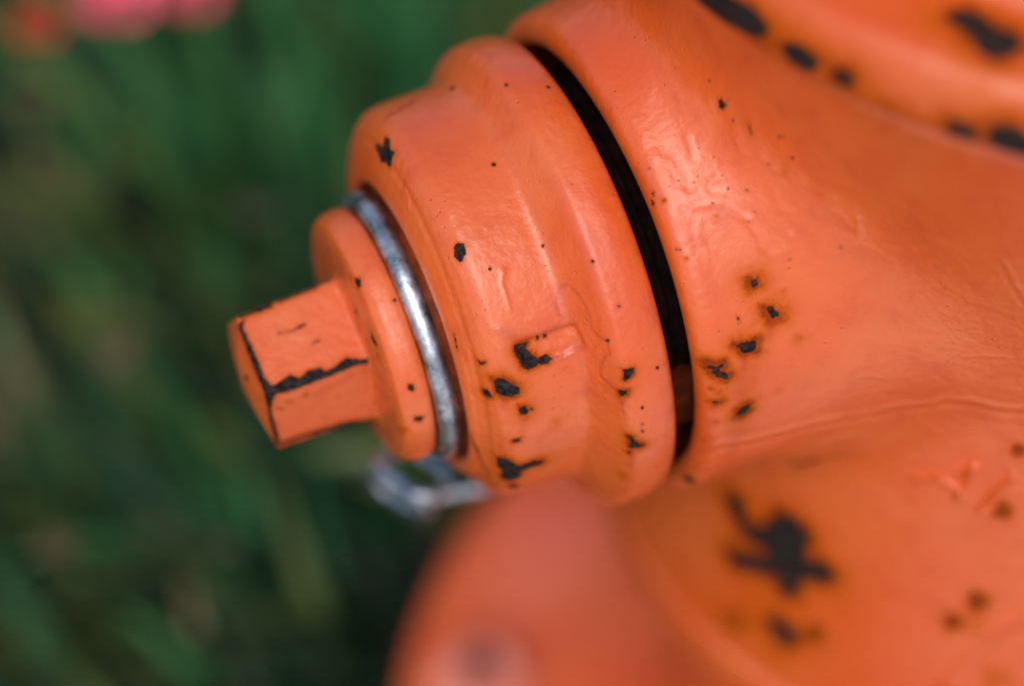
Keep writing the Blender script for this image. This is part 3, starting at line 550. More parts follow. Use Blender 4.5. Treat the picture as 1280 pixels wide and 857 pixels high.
    ('body', 'soft', (1.3, 0.5), (-0.54, -0.83, 0.15), [(-60.51, -96.64, 277.89), (-61.25, -96.88, 274.07), (-63.98, -95.42, 272.41), (-65.62, -93.48, 276.68), (-64.16, -93.78, 280.44), (-61.64, -95.44, 280.58)]),
    ('body', 'soft', (2, 0.45), (-0.62, -0.77, 0.14), [(-74.5, -82.96, 294.94), (-65.54, -88.06, 307.67), (-68.19, -88.56, 293.03)]),
    ('body', 'ridge', (0.85, 1.25), (-0.72, -0.69, 0.09), [(-80.44, -68.7, 343.15), (-75.78, -73.08, 348.75), (-71.02, -77.19, 353.57)]),
    ('body', 'ridge', (0.85, 1.25), (-0.68, -0.73, 0.09), [(-71.02, -77.19, 353.57), (-72.33, -76.78, 346.39), (-73.34, -76.56, 340.62)]),
    ('body', 'ridge', (0.85, 1.25), (-0.71, -0.70, 0.09), [(-76.71, -72.43, 346.27), (-74.8, -74.56, 345.02), (-72.63, -76.82, 343.79)]),
    ('body', 'ridge', (0.85, 1.25), (-0.63, -0.77, 0.09), [(-63.97, -83.22, 352.56), (-66.67, -81.75, 346.33), (-68.93, -80.73, 339.26)]),
    ('body', 'ridge', (0.85, 1.25), (-0.62, -0.78, 0.10), [(-68.93, -80.73, 339.26), (-65.81, -83.25, 339.61), (-64.45, -84.3, 339.64)]),
    ('body', 'ridge', (1.6, 0.8), (-0.58, -0.80, 0.14), [(-74.14, -88.3, 269.83), (-68.79, -89.39, 286.01), (-63.42, -91.52, 296.05), (-57.13, -94.37, 303.57)]),
    ('body', 'ridge', (1.2, 0.6), (-0.55, -0.82, 0.15), [(-61.25, -93.69, 291.92), (-64.54, -93.29, 281.71), (-64.13, -95.95, 269.11)]),
    ('bonnet', 'bigchip', (3.6, 0.7), (-0.96, -0.29, 0.00), [(-124.44, -26.84, 483.21), (-123.53, -30.37, 485.7), (-121.62, -37.02, 486.82), (-119.93, -41.96, 487.52), (-118.84, -45.35, 485.75), (-119.63, -43.54, 483.29), (-121.41, -38.12, 482.01), (-122.55, -34.25, 481.78), (-123.72, -29.06, 480.94)]),
    ('bonnet', 'bigchip', (3.6, 0.7), (-0.91, -0.42, 0.00), [(-116.91, -50.33, 484.16), (-115.52, -53.27, 485.68), (-114.06, -56.46, 484.46), (-114.64, -55.32, 482.46), (-116.22, -51.89, 482.26)]),
    ('bonnet', 'soft', (4, 0.9), (-0.87, -0.49, 0.04), [(-112.25, -59.9, 485.22), (-110.13, -63.69, 485.54), (-109.81, -64.38, 483.71), (-111.78, -60.93, 483.2)]),
    ('bonnet', 'bigchip', (3.6, 0.7), (-0.87, -0.49, 0.04), [(-111.57, -61.23, 484.62), (-110.54, -63.05, 484.74), (-110.51, -63.17, 483.78), (-111.37, -61.65, 483.66)]),
    ('bonnet', 'bigchip', (3.6, 0.7), (-0.76, -0.64, -0.09), [(-98.34, -80.83, 482.56), (-96.19, -83.41, 482.92), (-95.82, -83.71, 481.55), (-97.87, -81.04, 480.85)]),
    ('bonnet', 'bigchip', (3.6, 0.7), (-0.70, -0.70, -0.15), [(-93.06, -86.82, 484.46), (-90.89, -88.98, 485.9), (-87.96, -92.02, 483.63), (-87.17, -91.88, 479.75), (-90.19, -88.58, 479.3), (-92.56, -87.31, 481.73)]),
    ('bonnet', 'soft', (3, 0.55), (-0.81, -0.57, -0.13), [(-109.8, -64.42, 483.32), (-105.79, -70.49, 481.1), (-100.98, -77.07, 480.71), (-97.22, -82.07, 481.51)]),  # brown band along the bonnet seam
    ('bonnet', 'soft', (3, 0.55), (-0.91, -0.41, -0.08), [(-119.28, -44.4, 484.3), (-116.67, -50.87, 484.1), (-112.21, -60.13, 483.31), (-112.46, -59.38, 481.28), (-116.93, -50.11, 481.46)]),  # brown band along the seam, continued
    ('bonnet', 'bigchip', (4, 0.75), (-0.05, -0.04, 1.00), [(-91.6, -66.67, 495.42), (-88.39, -67.47, 495.49), (-87.49, -70.04, 495.47), (-87.17, -73.52, 495.37), (-84.76, -75.57, 495.4), (-84.96, -77.88, 495.28), (-87.89, -78.7, 495.03), (-90.45, -76.94, 494.95), (-90.03, -73.21, 495.21), (-89.94, -70.02, 495.37)]),
    ('nut', 'chip', (0.6, 0.5), (-0.39, -0.58, 0.71), [(-217.63, 4.83, 396.77), (-219.32, 3.96, 396.61), (-220.55, 2.56, 396.13), (-220.51, -0.68, 395.02), (-220.29, -5.33, 393.43), (-220.41, -9.81, 391.85), (-219.39, -12.23, 391.02), (-218.34, -12.4, 390.98), (-214.86, -11.57, 391.38), (-213.21, -13, 390.89), (-211.04, -12.12, 391.28), (-208.04, -12.49, 391.22), (-206.71, -13.64, 390.78), (-203.72, -12.99, 391.14), (-201.61, -12.31, 391.45), (-199.47, -13.68, 390.97), (-197.11, -14.58, 390.91), (-197.78, -14.94, 390.12), (-201.75, -14.69, 390.3), (-204.89, -14.62, 390.24), (-208.09, -14.66, 390), (-211.68, -14.6, 389.86), (-215.26, -14.54, 389.72), (-218.72, -14.3, 390), (-220.2, -14.49, 389.33), (-221.19, -14.06, 385.55), (-221.11, -14.11, 382.77), (-220.74, -14.26, 377.05), (-220.42, -14.2, 371.29), (-221.28, -13.36, 370.76), (-221.58, -12.49, 376.81), (-221.51, -12.92, 384.37), (-221.48, -12.11, 389.3), (-221.59, -5.78, 391.25), (-221.52, -0.05, 393.51), (-221.38, 3.73, 395.28)]),
    ('nut', 'scratch', (0.45, 0.8), (-0.02, -1.00, -0.04), [(-219.97, -14.26, 372.13), (-216.35, -14.34, 371.93), (-212.72, -14.41, 371.58)]),
    ('nut', 'scratch', (0.6, 0.8), (-0.02, -1.00, -0.06), [(-212.72, -14.41, 371.58), (-209.09, -14.48, 371.15), (-206.34, -14.53, 370.94)]),
    ('nut', 'scratch', (0.7, 0.8), (-0.02, -0.99, -0.10), [(-206.33, -14.54, 371.09), (-202.69, -14.55, 370.16)]),
    ('nut', 'scratch', (0.12, 0.5), (-0.02, -1.00, -0.02), [(-219.41, -14.58, 385.17), (-218.8, -14.58, 384.62)]),
    ('nut', 'soft', (0.5, 0.5), (-0.02, -1.00, -0.02), [(-212.33, -14.77, 386.28), (-212.68, -14.75, 385.62), (-213.07, -14.75, 385.77), (-213.22, -14.76, 386.77), (-212.99, -14.77, 387.2), (-212.43, -14.78, 386.98)]),
    ('nut', 'chip', (0.5, 0.7), (-0.99, -0.06, 0.16), [(-223, -3.96, 385.79), (-223.19, -3.56, 384.77), (-223.34, -2.72, 384.06), (-223.4, -2.11, 383.86), (-223.23, -2.53, 384.9), (-222.94, -3.69, 386.19)]),
    ('nut', 'soft', (0.4, 0.6), (-1.00, -0.01, 0.02), [(-196.15, -8.35, 399.98), (-196.19, -7.58, 398.68), (-196.21, -6.58, 397.58), (-196.21, -6.37, 397.84), (-196.19, -6.85, 398.65), (-196.17, -7.65, 399.58)]),
    ('nut', 'chip', (0.5, 0.6), (-0.99, -0.08, 0.09), [(-196.04, -15.27, 399.97), (-195.9, -16.53, 400.64), (-195.83, -18.34, 399.53), (-195.99, -17.8, 398.73), (-196.07, -15.97, 398.78)]),
    ('nut', 'chip', (0.4, 0.6), (-0.82, -0.13, 0.56), [(-195.2, -5.34, 408.36), (-194.43, -6.68, 408.91), (-194.9, -7.9, 408.2), (-195.47, -7.24, 407.2)]),
    ('nut', 'chip', (0.5, 0.6), (-0.17, -0.89, 0.42), [(-192.34, -27.37, 393.82), (-191.35, -27.71, 393.43), (-191.73, -28.22, 392.21), (-192.59, -27.79, 392.82)]),
    ('nut', 'chip', (0.5, 0.6), (-0.18, -0.97, 0.14), [(-192.52, -30.16, 385.28), (-190.77, -30.5, 384.69), (-191.54, -30.55, 383.64), (-192.67, -30.31, 384.11)]),
    ('nut', 'soft', (0.7, 0.7), (-0.87, -0.49, 0.00), [(-194.88, -29.29, 380.63), (-195.08, -29.06, 379.65), (-195.32, -28.58, 379.19), (-195.44, -28.25, 379.68), (-195.31, -28.61, 380.56), (-194.91, -29.24, 381.22)]),
    ('nut', 'chip', (0.3, 0.5), (0.22, -0.45, 0.86), [(-188.96, -14.26, 407.22), (-189.29, -14.52, 407.19), (-189.58, -14.47, 407.28), (-189.55, -14.17, 407.43), (-189.36, -14.01, 407.47), (-189.09, -14, 407.4)]),
    ('nut', 'chip', (0.3, 0.5), (-1.00, -0.01, 0.02), [(-196.13, -2.82, 402.82), (-196.15, -2.4, 402.06), (-196.18, -1.27, 400.84), (-196.2, -0.66, 400.55), (-196.16, -1.43, 401.86), (-196.12, -2.62, 403)]),
    ('nut', 'chip', (0.3, 0.5), (-1.00, -0.02, 0.05), [(-196.19, -7.02, 398.89), (-196.21, -6.23, 397.67), (-196.28, -5.42, 396.88), (-196.29, -5.16, 396.92), (-196.22, -5.5, 397.77), (-196.19, -6.38, 398.69)]),
    ('nut', 'scratch', (0.1, 0.7), (-0.99, -0.10, 0.12), [(-195.95, -15.77, 400.86), (-195.93, -17, 400.02), (-195.93, -18.21, 398.93)]),
    ('base_flange', 'pink_patch', (13, 0.7), (-0.01, 0.01, 1.00), [(-96.39, 158.06, 45.05), (-65.55, 143.29, 45.34), (-82.21, 111.93, 45.54), (-104.27, 101.92, 45.47), (-119.9, 105.33, 45.32), (-119.47, 129.72, 45.14), (-107.34, 149.37, 45.06)]),  # pinker area on top of the flange
    ('cap', 'stain_shade', (0.6, 0.5), (-0.82, -0.54, 0.17), [(-154.13, -49.58, 399.57), (-152.94, -51.93, 398.46), (-152.47, -53.38, 396.15), (-152.5, -54.11, 393.24)]),
    ('body', 'stain_shade', (1.5, 0.35), (-0.07, -0.99, 0.12), [(-124.59, -57.25, 399.84), (-126.29, -59.75, 389.29), (-126.77, -59.85, 371.58)]),
    ('body', 'stain_shade', (1.2, 0.3), (-0.57, -0.82, 0.06), [(-131.53, -57.74, 395.66), (-132.96, -58.91, 383.19), (-133.37, -57.71, 369.69)]),
    ('cap', 'bowl', (0.5, 0.16), (-0.06, -0.84, 0.54), [(-165.95, -39.27, 406.81), (-166.28, -39.42, 406.54), (-166.76, -39.34, 406.61), (-166.98, -39.02, 407.08), (-166.57, -38.75, 407.55), (-165.91, -38.99, 407.25)]),
    ('cap', 'bowl', (0.5, -0.14), (-0.06, -0.84, 0.53), [(-163.68, -39.43, 406.81), (-164.21, -39.67, 406.36), (-164.67, -39.49, 406.6), (-164.75, -39.17, 407.09), (-164.44, -38.99, 407.42), (-163.87, -39.03, 407.4)]),
    ('cap', 'bowl', (0.5, 0.16), (-0.06, -0.86, 0.50), [(-162.88, -40.36, 405.35), (-163.29, -40.6, 404.89), (-163.75, -40.51, 404.99), (-163.91, -40.13, 405.64), (-163.59, -39.98, 405.91), (-162.89, -40.1, 405.79)]),
    ('cap', 'bowl', (0.5, -0.14), (-0.05, -0.85, 0.53), [(-160.26, -39.85, 406.48), (-160.76, -39.98, 406.22), (-161.32, -39.94, 406.23), (-161.37, -39.59, 406.79), (-161.04, -39.37, 407.17), (-160.56, -39.55, 406.93)]),
    ('cap', 'bowl', (0.5, 0.16), (-0.09, -0.87, 0.49), [(-159.46, -40.78, 405.03), (-159.84, -40.9, 404.74), (-160.3, -40.82, 404.82), (-160.48, -40.54, 405.3), (-160.12, -40.27, 405.8), (-159.5, -40.5, 405.51)]),
    ('cap', 'bowl', (0.5, -0.14), (-0.06, -0.86, 0.51), [(-164.96, -40.18, 405.43), (-165.25, -40.34, 405.12), (-165.88, -40.27, 405.16), (-166.13, -39.91, 405.75), (-165.64, -39.71, 406.13), (-164.99, -39.94, 405.82)]),
    ('cap', 'bowl', (0.5, 0.16), (-0.45, -0.76, 0.48), [(-157.86, -40.31, 406.96), (-158.12, -40.38, 406.56), (-158.62, -40.19, 406.43), (-158.85, -39.8, 406.92), (-158.44, -39.64, 407.44), (-157.84, -40.07, 407.36)]),
    ('cap', 'bowl', (0.5, -0.14), (-0.05, -0.88, 0.48), [(-161.86, -41.13, 404.1), (-162.14, -41.27, 403.8), (-162.72, -41.18, 403.9), (-163.01, -40.87, 404.43), (-162.52, -40.65, 404.9), (-161.85, -40.87, 404.57)]),
    ('cap', 'stain_shade', (1, 0.55), (-0.56, -0.78, 0.28), [(-175.23, -42.3, 397.89), (-175.97, -42.85, 394.91)]),
    ('cap', 'stain_shade', (1, 0.55), (-0.14, -0.97, 0.20), [(-172.25, -45.08, 391.96), (-173.24, -45.74, 388.02)]),
    ('cap', 'stain_shade', (1, 0.55), (-0.55, -0.78, 0.31), [(-150.79, -52.6, 402.63), (-151.61, -53.17, 399.76)]),
    ('cap', 'stain_shade', (1, 0.55), (-0.78, -0.60, 0.18), [(-152.07, -53.34, 397.93), (-152.55, -53.58, 395.03)]),
    ('cap', 'stain_shade', (1, 0.55), (-0.64, -0.77, -0.02), [(-151.13, -57.02, 382.4), (-151.56, -56.47, 374.61)]),
    ('cap', 'stain_shade', (1, 0.55), (-0.43, -0.83, -0.35), [(-175.16, -43.13, 365.86), (-174.43, -41.59, 361.17)]),
    ('body', 'stain_shade', (1, 0.55), (-0.07, -0.94, 0.32), [(-123.85, -56.81, 401.2), (-125.03, -57.97, 397.5)]),
    ('body', 'stain_shade', (1, 0.55), (-0.18, -0.91, 0.38), [(-116.63, -55, 408.1), (-118.1, -56.46, 403.87)]),
    ('body', 'stain_shade', (1, 0.55), (-0.24, -0.94, 0.26), [(-130.46, -57.34, 398.04), (-131.04, -58.57, 392.9)]),
    ('nut', 'scratch', (0.07, 0.3), (-0.02, -0.33, 0.94), [(-213.59, -1.95, 394.79), (-210.61, -2.4, 394.7), (-207.29, -2.05, 394.91)]),
    ('nut', 'scratch', (0.06, 0.3), (-0.02, -0.33, 0.94), [(-207.38, -6.61, 393.31), (-205.56, -6.61, 393.36)]),
    ('nut', 'soft', (0.6, 0.4), (-0.02, -1.00, -0.02), [(-217.43, -14.66, 386.93), (-216.13, -14.69, 386.58), (-216.07, -14.66, 385.12), (-217.37, -14.64, 385.48)]),
    ('body', 'soft', (3, 0.35), (-0.88, -0.46, 0.15), [(-97.57, -52.63, 299.59), (-95.18, -56.74, 299.95), (-99.4, -54.07, 283.58), (-106.01, -45.96, 268.3)]),
    ('body', 'soft', (3, 0.35), (-0.89, -0.42, 0.16), [(-108.02, -40.36, 269.71), (-104.05, -45.14, 281.85), (-100.74, -52.59, 280.38), (-102.24, -55.54, 263.36), (-105.92, -52.36, 252.69)]),
    ('nut', 'scratch', (0.75, 0.8), (0, -0.9, -0.4), [(-219.60, -13.81, 369.48), (-217.50, -13.86, 369.44), (-215.40, -13.91, 369.40), (-213.30, -13.96, 369.36), (-211.20, -14.01, 369.33), (-209.10, -14.06, 369.29), (-207.00, -14.11, 369.25)]),
    ('nut', 'scratch', (0.95, 0.8), (0, -0.9, -0.4), [(-207.00, -14.11, 369.25), (-206.00, -14.13, 369.23), (-205.00, -14.16, 369.21), (-204.00, -14.18, 369.20), (-203.00, -14.21, 369.18), (-202.00, -14.23, 369.16), (-201.00, -14.25, 369.14)]),
    ('nut', 'scratch', (0.55, 0.8), (0, 0, 1), [(-220.00, 4.99, 396.62), (-218.83, 5.00, 396.65), (-217.67, 5.01, 396.69), (-216.50, 5.02, 396.72), (-215.33, 5.03, 396.75), (-214.17, 5.04, 396.79), (-213.00, 5.05, 396.82)]),
    ('nut', 'scratch', (0.25, 0.6), (0, 0, 1), [(-211.00, 5.12, 397.06), (-209.50, 5.13, 397.11), (-208.00, 5.15, 397.15), (-206.50, 5.16, 397.19), (-205.00, 5.17, 397.24), (-203.50, 5.18, 397.28), (-202.00, 5.20, 397.32)]),
    ('nut', 'scratch', (0.5, 0.8), (0, 0.8, 0.5), [(-220.00, 17.35, 380.39), (-217.17, 17.43, 380.40), (-214.33, 17.52, 380.40), (-211.50, 17.60, 380.40), (-208.67, 17.68, 380.40), (-205.83, 17.77, 380.40), (-203.00, 17.85, 380.41)]),
]
_attr = {}


def seg_dist(p, poly, closed):
    d = np.full(len(p), 1e9)
    n = len(poly)
    inside = np.zeros(len(p), bool)
    for i in range(n if closed else n - 1):
        a = poly[i]; b_ = poly[(i + 1) % n]
        ab = b_ - a; t = np.clip(((p - a) @ ab) / max(ab @ ab, 1e-12), 0, 1)
        d = np.minimum(d, np.linalg.norm(p - a - t[:, None] * ab, axis=1))
        if closed:
            c = ((a[1] > p[:, 1]) != (b_[1] > p[:, 1]))
            xx = (b_[0] - a[0]) * (p[:, 1] - a[1]) / (b_[1] - a[1] + 1e-15) + a[0]
            inside ^= c & (p[:, 0] < xx)
    return np.where(inside, -d, d) if closed else d


def apply_marks(surface, V, N, parent=None):
    """V in metres; returns displaced V and remembers the attributes"""
    chip = np.full(len(V), 6.0); halo = np.zeros(len(V)); stain_shade = np.zeros(len(V)); disp = np.zeros(len(V)); pink_amt = np.zeros(len(V))
    Vm = V * 1000
    for surf, kind, (wid, amt), nrm, pts in MARKS:
        if surf != surface:
            continue
        P = np.array(pts, float); nn = np.array(nrm, float); nn /= np.linalg.norm(nn)
        c = P.mean(0); ext = np.linalg.norm(P - c, axis=1).max() + 4 * abs(wid) + 4
        idx = np.nonzero((((Vm - c) ** 2).sum(1) < ext ** 2) & (N @ nn > 0.1))[0]
        if not len(idx):
            continue
        if kind in ('chip', 'bigchip', 'bowl', 'soft', 'pink_patch'):
            e1 = np.cross(nn, [0.3, 0.2, 0.9]); e1 /= np.linalg.norm(e1); e2 = np.cross(nn, e1)
            E = np.stack([e1, e2], 1)
            d = seg_dist((Vm[idx] - c) @ E, (P - c) @ E, True)
        else:
            d = seg_dist(Vm[idx], P, False)
        if kind in ('chip', 'bigchip'):
            d = d - (1.3 if kind == 'bigchip' else 0.0)
            chip[idx] = np.minimum(chip[idx], d)
            halo[idx] = np.maximum(halo[idx], amt * np.exp(-(np.maximum(d, 0) / max(wid * 1.35, 0.05)) ** 1.3))
        elif kind == 'scratch':        # bare metal along a worn edge
            chip[idx] = np.minimum(chip[idx], d - wid)
            halo[idx] = np.maximum(halo[idx], amt * np.exp(-np.maximum(d - wid, 0) / 1.0))
        elif kind == 'soft':           # rust bloom, and the brown band on the bonnet seam; no bare metal
            halo[idx] = np.maximum(halo[idx], amt * np.exp(-np.maximum(d, 0) / max(wid, 0.05)))
        elif kind == 'pink_patch':           # area tinted pinker
            pink_amt[idx] = np.maximum(pink_amt[idx], amt * sstep(-d, -wid, wid))
        elif kind == 'stain_shade':  # tide lines and rust runs; along the dent, painted shade
            stain_shade[idx] = np.maximum(stain_shade[idx], amt * np.exp(-(d / wid) ** 2))
        elif kind == 'ridge':          # raised line of paint or metal
            disp[idx] += amt * np.exp(-(d / wid) ** 2)
        elif kind == 'bowl':           # area pressed in or standing up
            disp[idx] += amt * sstep(-d, -wid, wid)
    _attr['last'] = (chip, halo, stain_shade, pink_amt)
    return V + N * (disp / 1000)[:, None]


def put_marks(o, grime_shade=None):
    set_attr(o, 'grime_shade', grime_shade if grime_shade is not None else np.zeros(len(o.data.vertices)))
    for nm, arr in zip(('chip', 'halo', 'stain_shade', 'pink_tint'), _attr['last']):
        set_attr(o, nm, arr)

# ------------------------------------------------------------------ hydrant body: one casting, barrel with the outlet boss
Z_LOW, Z_TOP = H - 0.138, H + 0.094
R_BORE = 0.0520


def body_sdf(P):
    x, y, z = P[:, 0], P[:, 1], P[:, 2]
    zz = z - H
    rb = np.hypot(x, y)
    rad = 0.1035 + 0.0180 * np.clip((zz + 0.010) / 0.104, 0, 1) ** 1.15 + 0.0160 * np.clip(-zz / 0.135, 0, 1) ** 1.5
    barrel = (rb - rad) * 0.9
    barrel = smax(barrel, np.abs(z - 0.5 * (Z_LOW + Z_TOP)) - 0.5 * (Z_TOP - Z_LOW), 0.004)
    a = -(x - CAPX)                       # 0 at the cap rim, grows towards the tip
    rn = np.hypot(y, zz)
    rad_n = 0.0600 + 0.07 * np.clip(-a - 0.008, 0, 0.05)
    noz = smax(rn - rad_n, a + 0.0064, 0.0052)
    f = smin(noz, barrel, 0.012 + 0.013 * sstep(zz, -0.035, 0.015))
    bore = smax(rn - R_BORE, -(a + 0.034), 0.003)
    return smax(f, -bore, 0.0035)


def sdf_grad(P, e=2e-4):
    g = np.empty_like(P)
    for i in range(3):
        d = np.zeros(3); d[i] = e
        g[:, i] = (body_sdf(P + d) - body_sdf(P - d)) / (2 * e)
    return g


def project(P, it=3):
    for _ in range(it):
        f = body_sdf(P); g = sdf_grad(P)
        n2 = np.maximum((g ** 2).sum(1), 0.15)
        P = P - g * (np.clip(f, -0.003, 0.003) / n2)[:, None]
    return P


def surface_nets(lo, hi, h):
    ax = [np.arange(lo[i], hi[i] + h, h) for i in range(3)]
    X, Y, Z = np.meshgrid(*ax, indexing='ij')
    S = X.shape
    F = body_sdf(np.stack([X.ravel(), Y.ravel(), Z.ravel()], 1)).reshape(S)
    neg = F < 0
    acc = np.zeros((S[0] - 1, S[1] - 1, S[2] - 1, 3)); cnt = np.zeros(acc.shape[:3])
    sl = lambda o: tuple(slice(o[i], S[i] - 1 + o[i]) for i in range(3))
    for axis in range(3):
        for p in range(2):
            for q in range(2):
                o0 = [0, 0, 0]; oth = [i for i in range(3) if i != axis]
                o0[oth[0]] = p; o0[oth[1]] = q
                o1 = list(o0); o1[axis] = 1
                a, b_ = F[sl(o0)], F[sl(o1)]
                m = (a < 0) != (b_ < 0)
                t = np.where(m, a / np.where(m, a - b_, 1), 0)
                pos = [np.full(t.shape, float(o0[i])) for i in range(3)]
                pos[axis] = t
                for i in range(3):
                    acc[..., i] += np.where(m, pos[i], 0)
                cnt += m
    act = cnt > 0
    vid = -np.ones(act.shape, int); vid[act] = np.arange(act.sum())
    I = np.argwhere(act)
    V = (I + acc[act] / cnt[act][:, None]) * h + np.array([ax[0][0], ax[1][0], ax[2][0]])
    faces = []
    for axis in range(3):
        o0 = [slice(None)] * 3; o1 = [slice(None)] * 3
        o0[axis] = slice(0, S[axis] - 1); o1[axis] = slice(1, S[axis])
        a, b_ = neg[tuple(o0)], neg[tuple(o1)]
        m = a != b_
        oth = [i for i in range(3) if i != axis]
        E = np.argwhere(m)
        ok = (E[:, oth[0]] > 0) & (E[:, oth[1]] > 0) & (E[:, oth[0]] < S[oth[0]] - 1) & (E[:, oth[1]] < S[oth[1]] - 1)
        E = E[ok]
        d0 = np.zeros(3, int); d0[oth[0]] = 1
        d1 = np.zeros(3, int); d1[oth[1]] = 1
        q = [E - d0 - d1, E - d1, E, E - d0]
        ids = np.stack([vid[c[:, 0], c[:, 1], c[:, 2]] for c in q], 1)
        flip = ~a[E[:, 0], E[:, 1], E[:, 2]]
        if axis == 1:
            flip = ~flip
        ids[flip] = ids[flip][:, ::-1]
        faces.append(ids)
    return V, np.concatenate(faces)


def refine(V, Fq, sel, k):
    """split the chosen quads k x k, points shared by rounding"""
    keep = Fq[~sel]; Q = Fq[sel]
    u_, v_ = np.meshgrid(np.linspace(0, 1, k + 1), np.linspace(0, 1, k + 1), indexing='ij')
    u_, v_ = u_.ravel(), v_.ravel()
    w = np.stack([(1 - u_) * (1 - v_), u_ * (1 - v_), u_ * v_, (1 - u_) * v_], 1)
    P = np.einsum('gw,fwc->fgc', w, V[Q])
    nF, G = P.shape[:2]
    key = np.round(P.reshape(-1, 3) / 2e-6).astype(np.int64)
    _, first, inv = np.unique(key, axis=0, return_index=True, return_inverse=True)
    NV = P.reshape(-1, 3)[first]
    inv = inv.ravel().reshape(nF, k + 1, k + 1)
    nf = np.stack([inv[:, :-1, :-1], inv[:, 1:, :-1], inv[:, 1:, 1:], inv[:, :-1, 1:]], -1).reshape(-1, 4) + len(V)
    V2 = np.concatenate([V, NV]); F2 = np.concatenate([keep, nf])
    used = np.zeros(len(V2), bool); used[F2] = True
    remap = np.cumsum(used) - 1
    return V2[used], remap[F2]


def build_body(parent):
    V, Fq = surface_nets((-0.150, -0.130, Z_LOW - 0.006), (0.130, 0.130, Z_TOP + 0.006), 0.0022)
    V = project(V, 2)
    C = V[Fq].mean(1)
    N = sdf_grad(C)
    view = np.array(CAM_LOC) - C
    facing = (N * view).sum(1) > -0.16
    L = (C - np.array(CAM_LOC)) @ np.array(CAM_ROT)
    px = 640 + 2712 * L[:, 0] / -L[:, 2]; py = 428 - 2712 * L[:, 1] / -L[:, 2]
    infr = (px > 560) & (px < 1340) & (py > -60) & (py < 920)
    sel = facing & infr
    V, Fq = refine(V, Fq, sel, 4)
    V = project(V, 2)
    G = sdf_grad(V); G /= np.linalg.norm(G, axis=1)[:, None] + 1e-12
    V0 = V
    V = apply_marks('body', V, G, parent)
    o = finish('body', V, Fq, M_PAINT, parent)
    a = -(V0[:, 0] - CAPX); r = np.hypot(V0[:, 1], V0[:, 2] - H)
    put_marks(o, 0.9 * (1 - sstep(r, 0.0520, 0.0545)) * (a > -0.05))
    return o

def ring_normals(V, Fq):
    n = np.cross(V[Fq[:, 1]] - V[Fq[:, 0]], V[Fq[:, 3]] - V[Fq[:, 0]])
    n2 = np.cross(V[Fq[:, 3]] - V[Fq[:, 2]], V[Fq[:, 1]] - V[Fq[:, 2]])
    N = np.zeros_like(V)
    for k in range(4):
        np.add.at(N, Fq[:, k], n + n2)
    return N / (np.linalg.norm(N, axis=1)[:, None] + 1e-15)


def marked_lathe(name, surface, prof, seg, mat, parent, axis='X', loc=(0, 0, 0), warp=None, grime_shade=None):
    V, Fq = lathe(prof, seg, axis)
    V = V + np.array(loc)
    if warp is not None:
        V = warp(V)
    N = ring_normals(V, Fq)
    c = np.array(loc) + (np.array([0, 0, 0.0]))
    rad = V - c
    rad[:, 0 if axis == 'X' else 2] = 0
    if (N * rad).sum() < 0:
        N = -N; Fq = Fq[:, ::-1].copy()
    gr = grime_shade(V) if grime_shade is not None else None
    V = apply_marks(surface, V, N)
    o = finish(name, V, Fq, mat, parent)
    put_marks(o, gr)
    return o


hydrant = empty('fire_hydrant', 'orange painted cast iron fire hydrant with chipped enamel filling the right of the picture', 'fire hydrant')
body = build_body(hydrant)

# ---- nozzle cap: profile in (radius, distance from the rim towards the tip)
cap_prof = resample([(0.0480, -0.0012), (0.0555, -0.0012), (0.0568, 0.0000), (0.0576, 0.0030), (0.0578, 0.0055), (0.0574, 0.0098),
                     (0.0566, 0.0112), (0.0514, 0.0160), (0.0508, 0.0172), (0.0503, 0.0300), (0.0498, 0.0335), (0.0480, 0.0360),
                     (0.0456, 0.0378), (0.0444, 0.0380), (0.0434, 0.0389), (0.0400, 0.0403), (0.0368, 0.0412), (0.0352, 0.0412), (0.0341, 0.0404), (0.0338, 0.0395),
                     (0.0337, 0.0368), (0.0290, 0.0366), (0.0262, 0.0380), (0.0262, 0.0450)], 0.00036)
cap_prof = soften(cap_prof, 6)


def cap_warp(V):
    # castings are never quite round
    t = np.arctan2(V[:, 2] - H, V[:, 1])
    k = 1 + 0.004 * np.sin(2 * t + 0.6) + 0.003 * np.sin(5 * t + 1.0) * np.cos(V[:, 0] * 160)
    W = V.copy()
    W[:, 1] *= k
    W[:, 2] = H + (W[:, 2] - H) * k
    # the front drum was cast slightly off centre and a little oval
    a = -(W[:, 0] - CAPX); r = np.hypot(W[:, 1], W[:, 2] - H)
    g = sstep(a, 0.009, 0.019) * sstep(r, 0.036, 0.044)
    W[:, 1] *= 1 - 0.042 * g
    W[:, 2] = H + (W[:, 2] - H) * (1 - 0.042 * g)
    W[:, 1] += 0.0022 * 0.80 * g
    W[:, 2] += 0.0022 * 0.60 * g
    return W




def cap_grime_shade(V):
    # crease shade put into the colour as brown dirt, in the step behind the drum and in the well under the ring
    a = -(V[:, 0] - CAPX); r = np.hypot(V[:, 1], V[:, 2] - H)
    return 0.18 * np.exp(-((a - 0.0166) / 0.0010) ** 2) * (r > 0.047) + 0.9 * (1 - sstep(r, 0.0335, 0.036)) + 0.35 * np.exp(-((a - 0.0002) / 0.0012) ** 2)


cap = marked_lathe('nozzle_cap', 'cap', cap_prof, 760, M_PAINT, hydrant, 'X', (CAPX, 0, H), cap_warp, cap_grime_shade)

# ---- operating nut: washer-like flange plus a five-sided head with a domed end, as one casting
fl_prof = resample([(0.0225, 0.0462), (0.0290, 0.0464), (0.0304, 0.0470), (0.0310, 0.0486), (0.0306, 0.0520), (0.0292, 0.0542), (0.0262, 0.0550),
                    (0.0215, 0.0552), (0.0150, 0.0556)], 0.00036)
fl_prof = soften(fl_prof, 7)


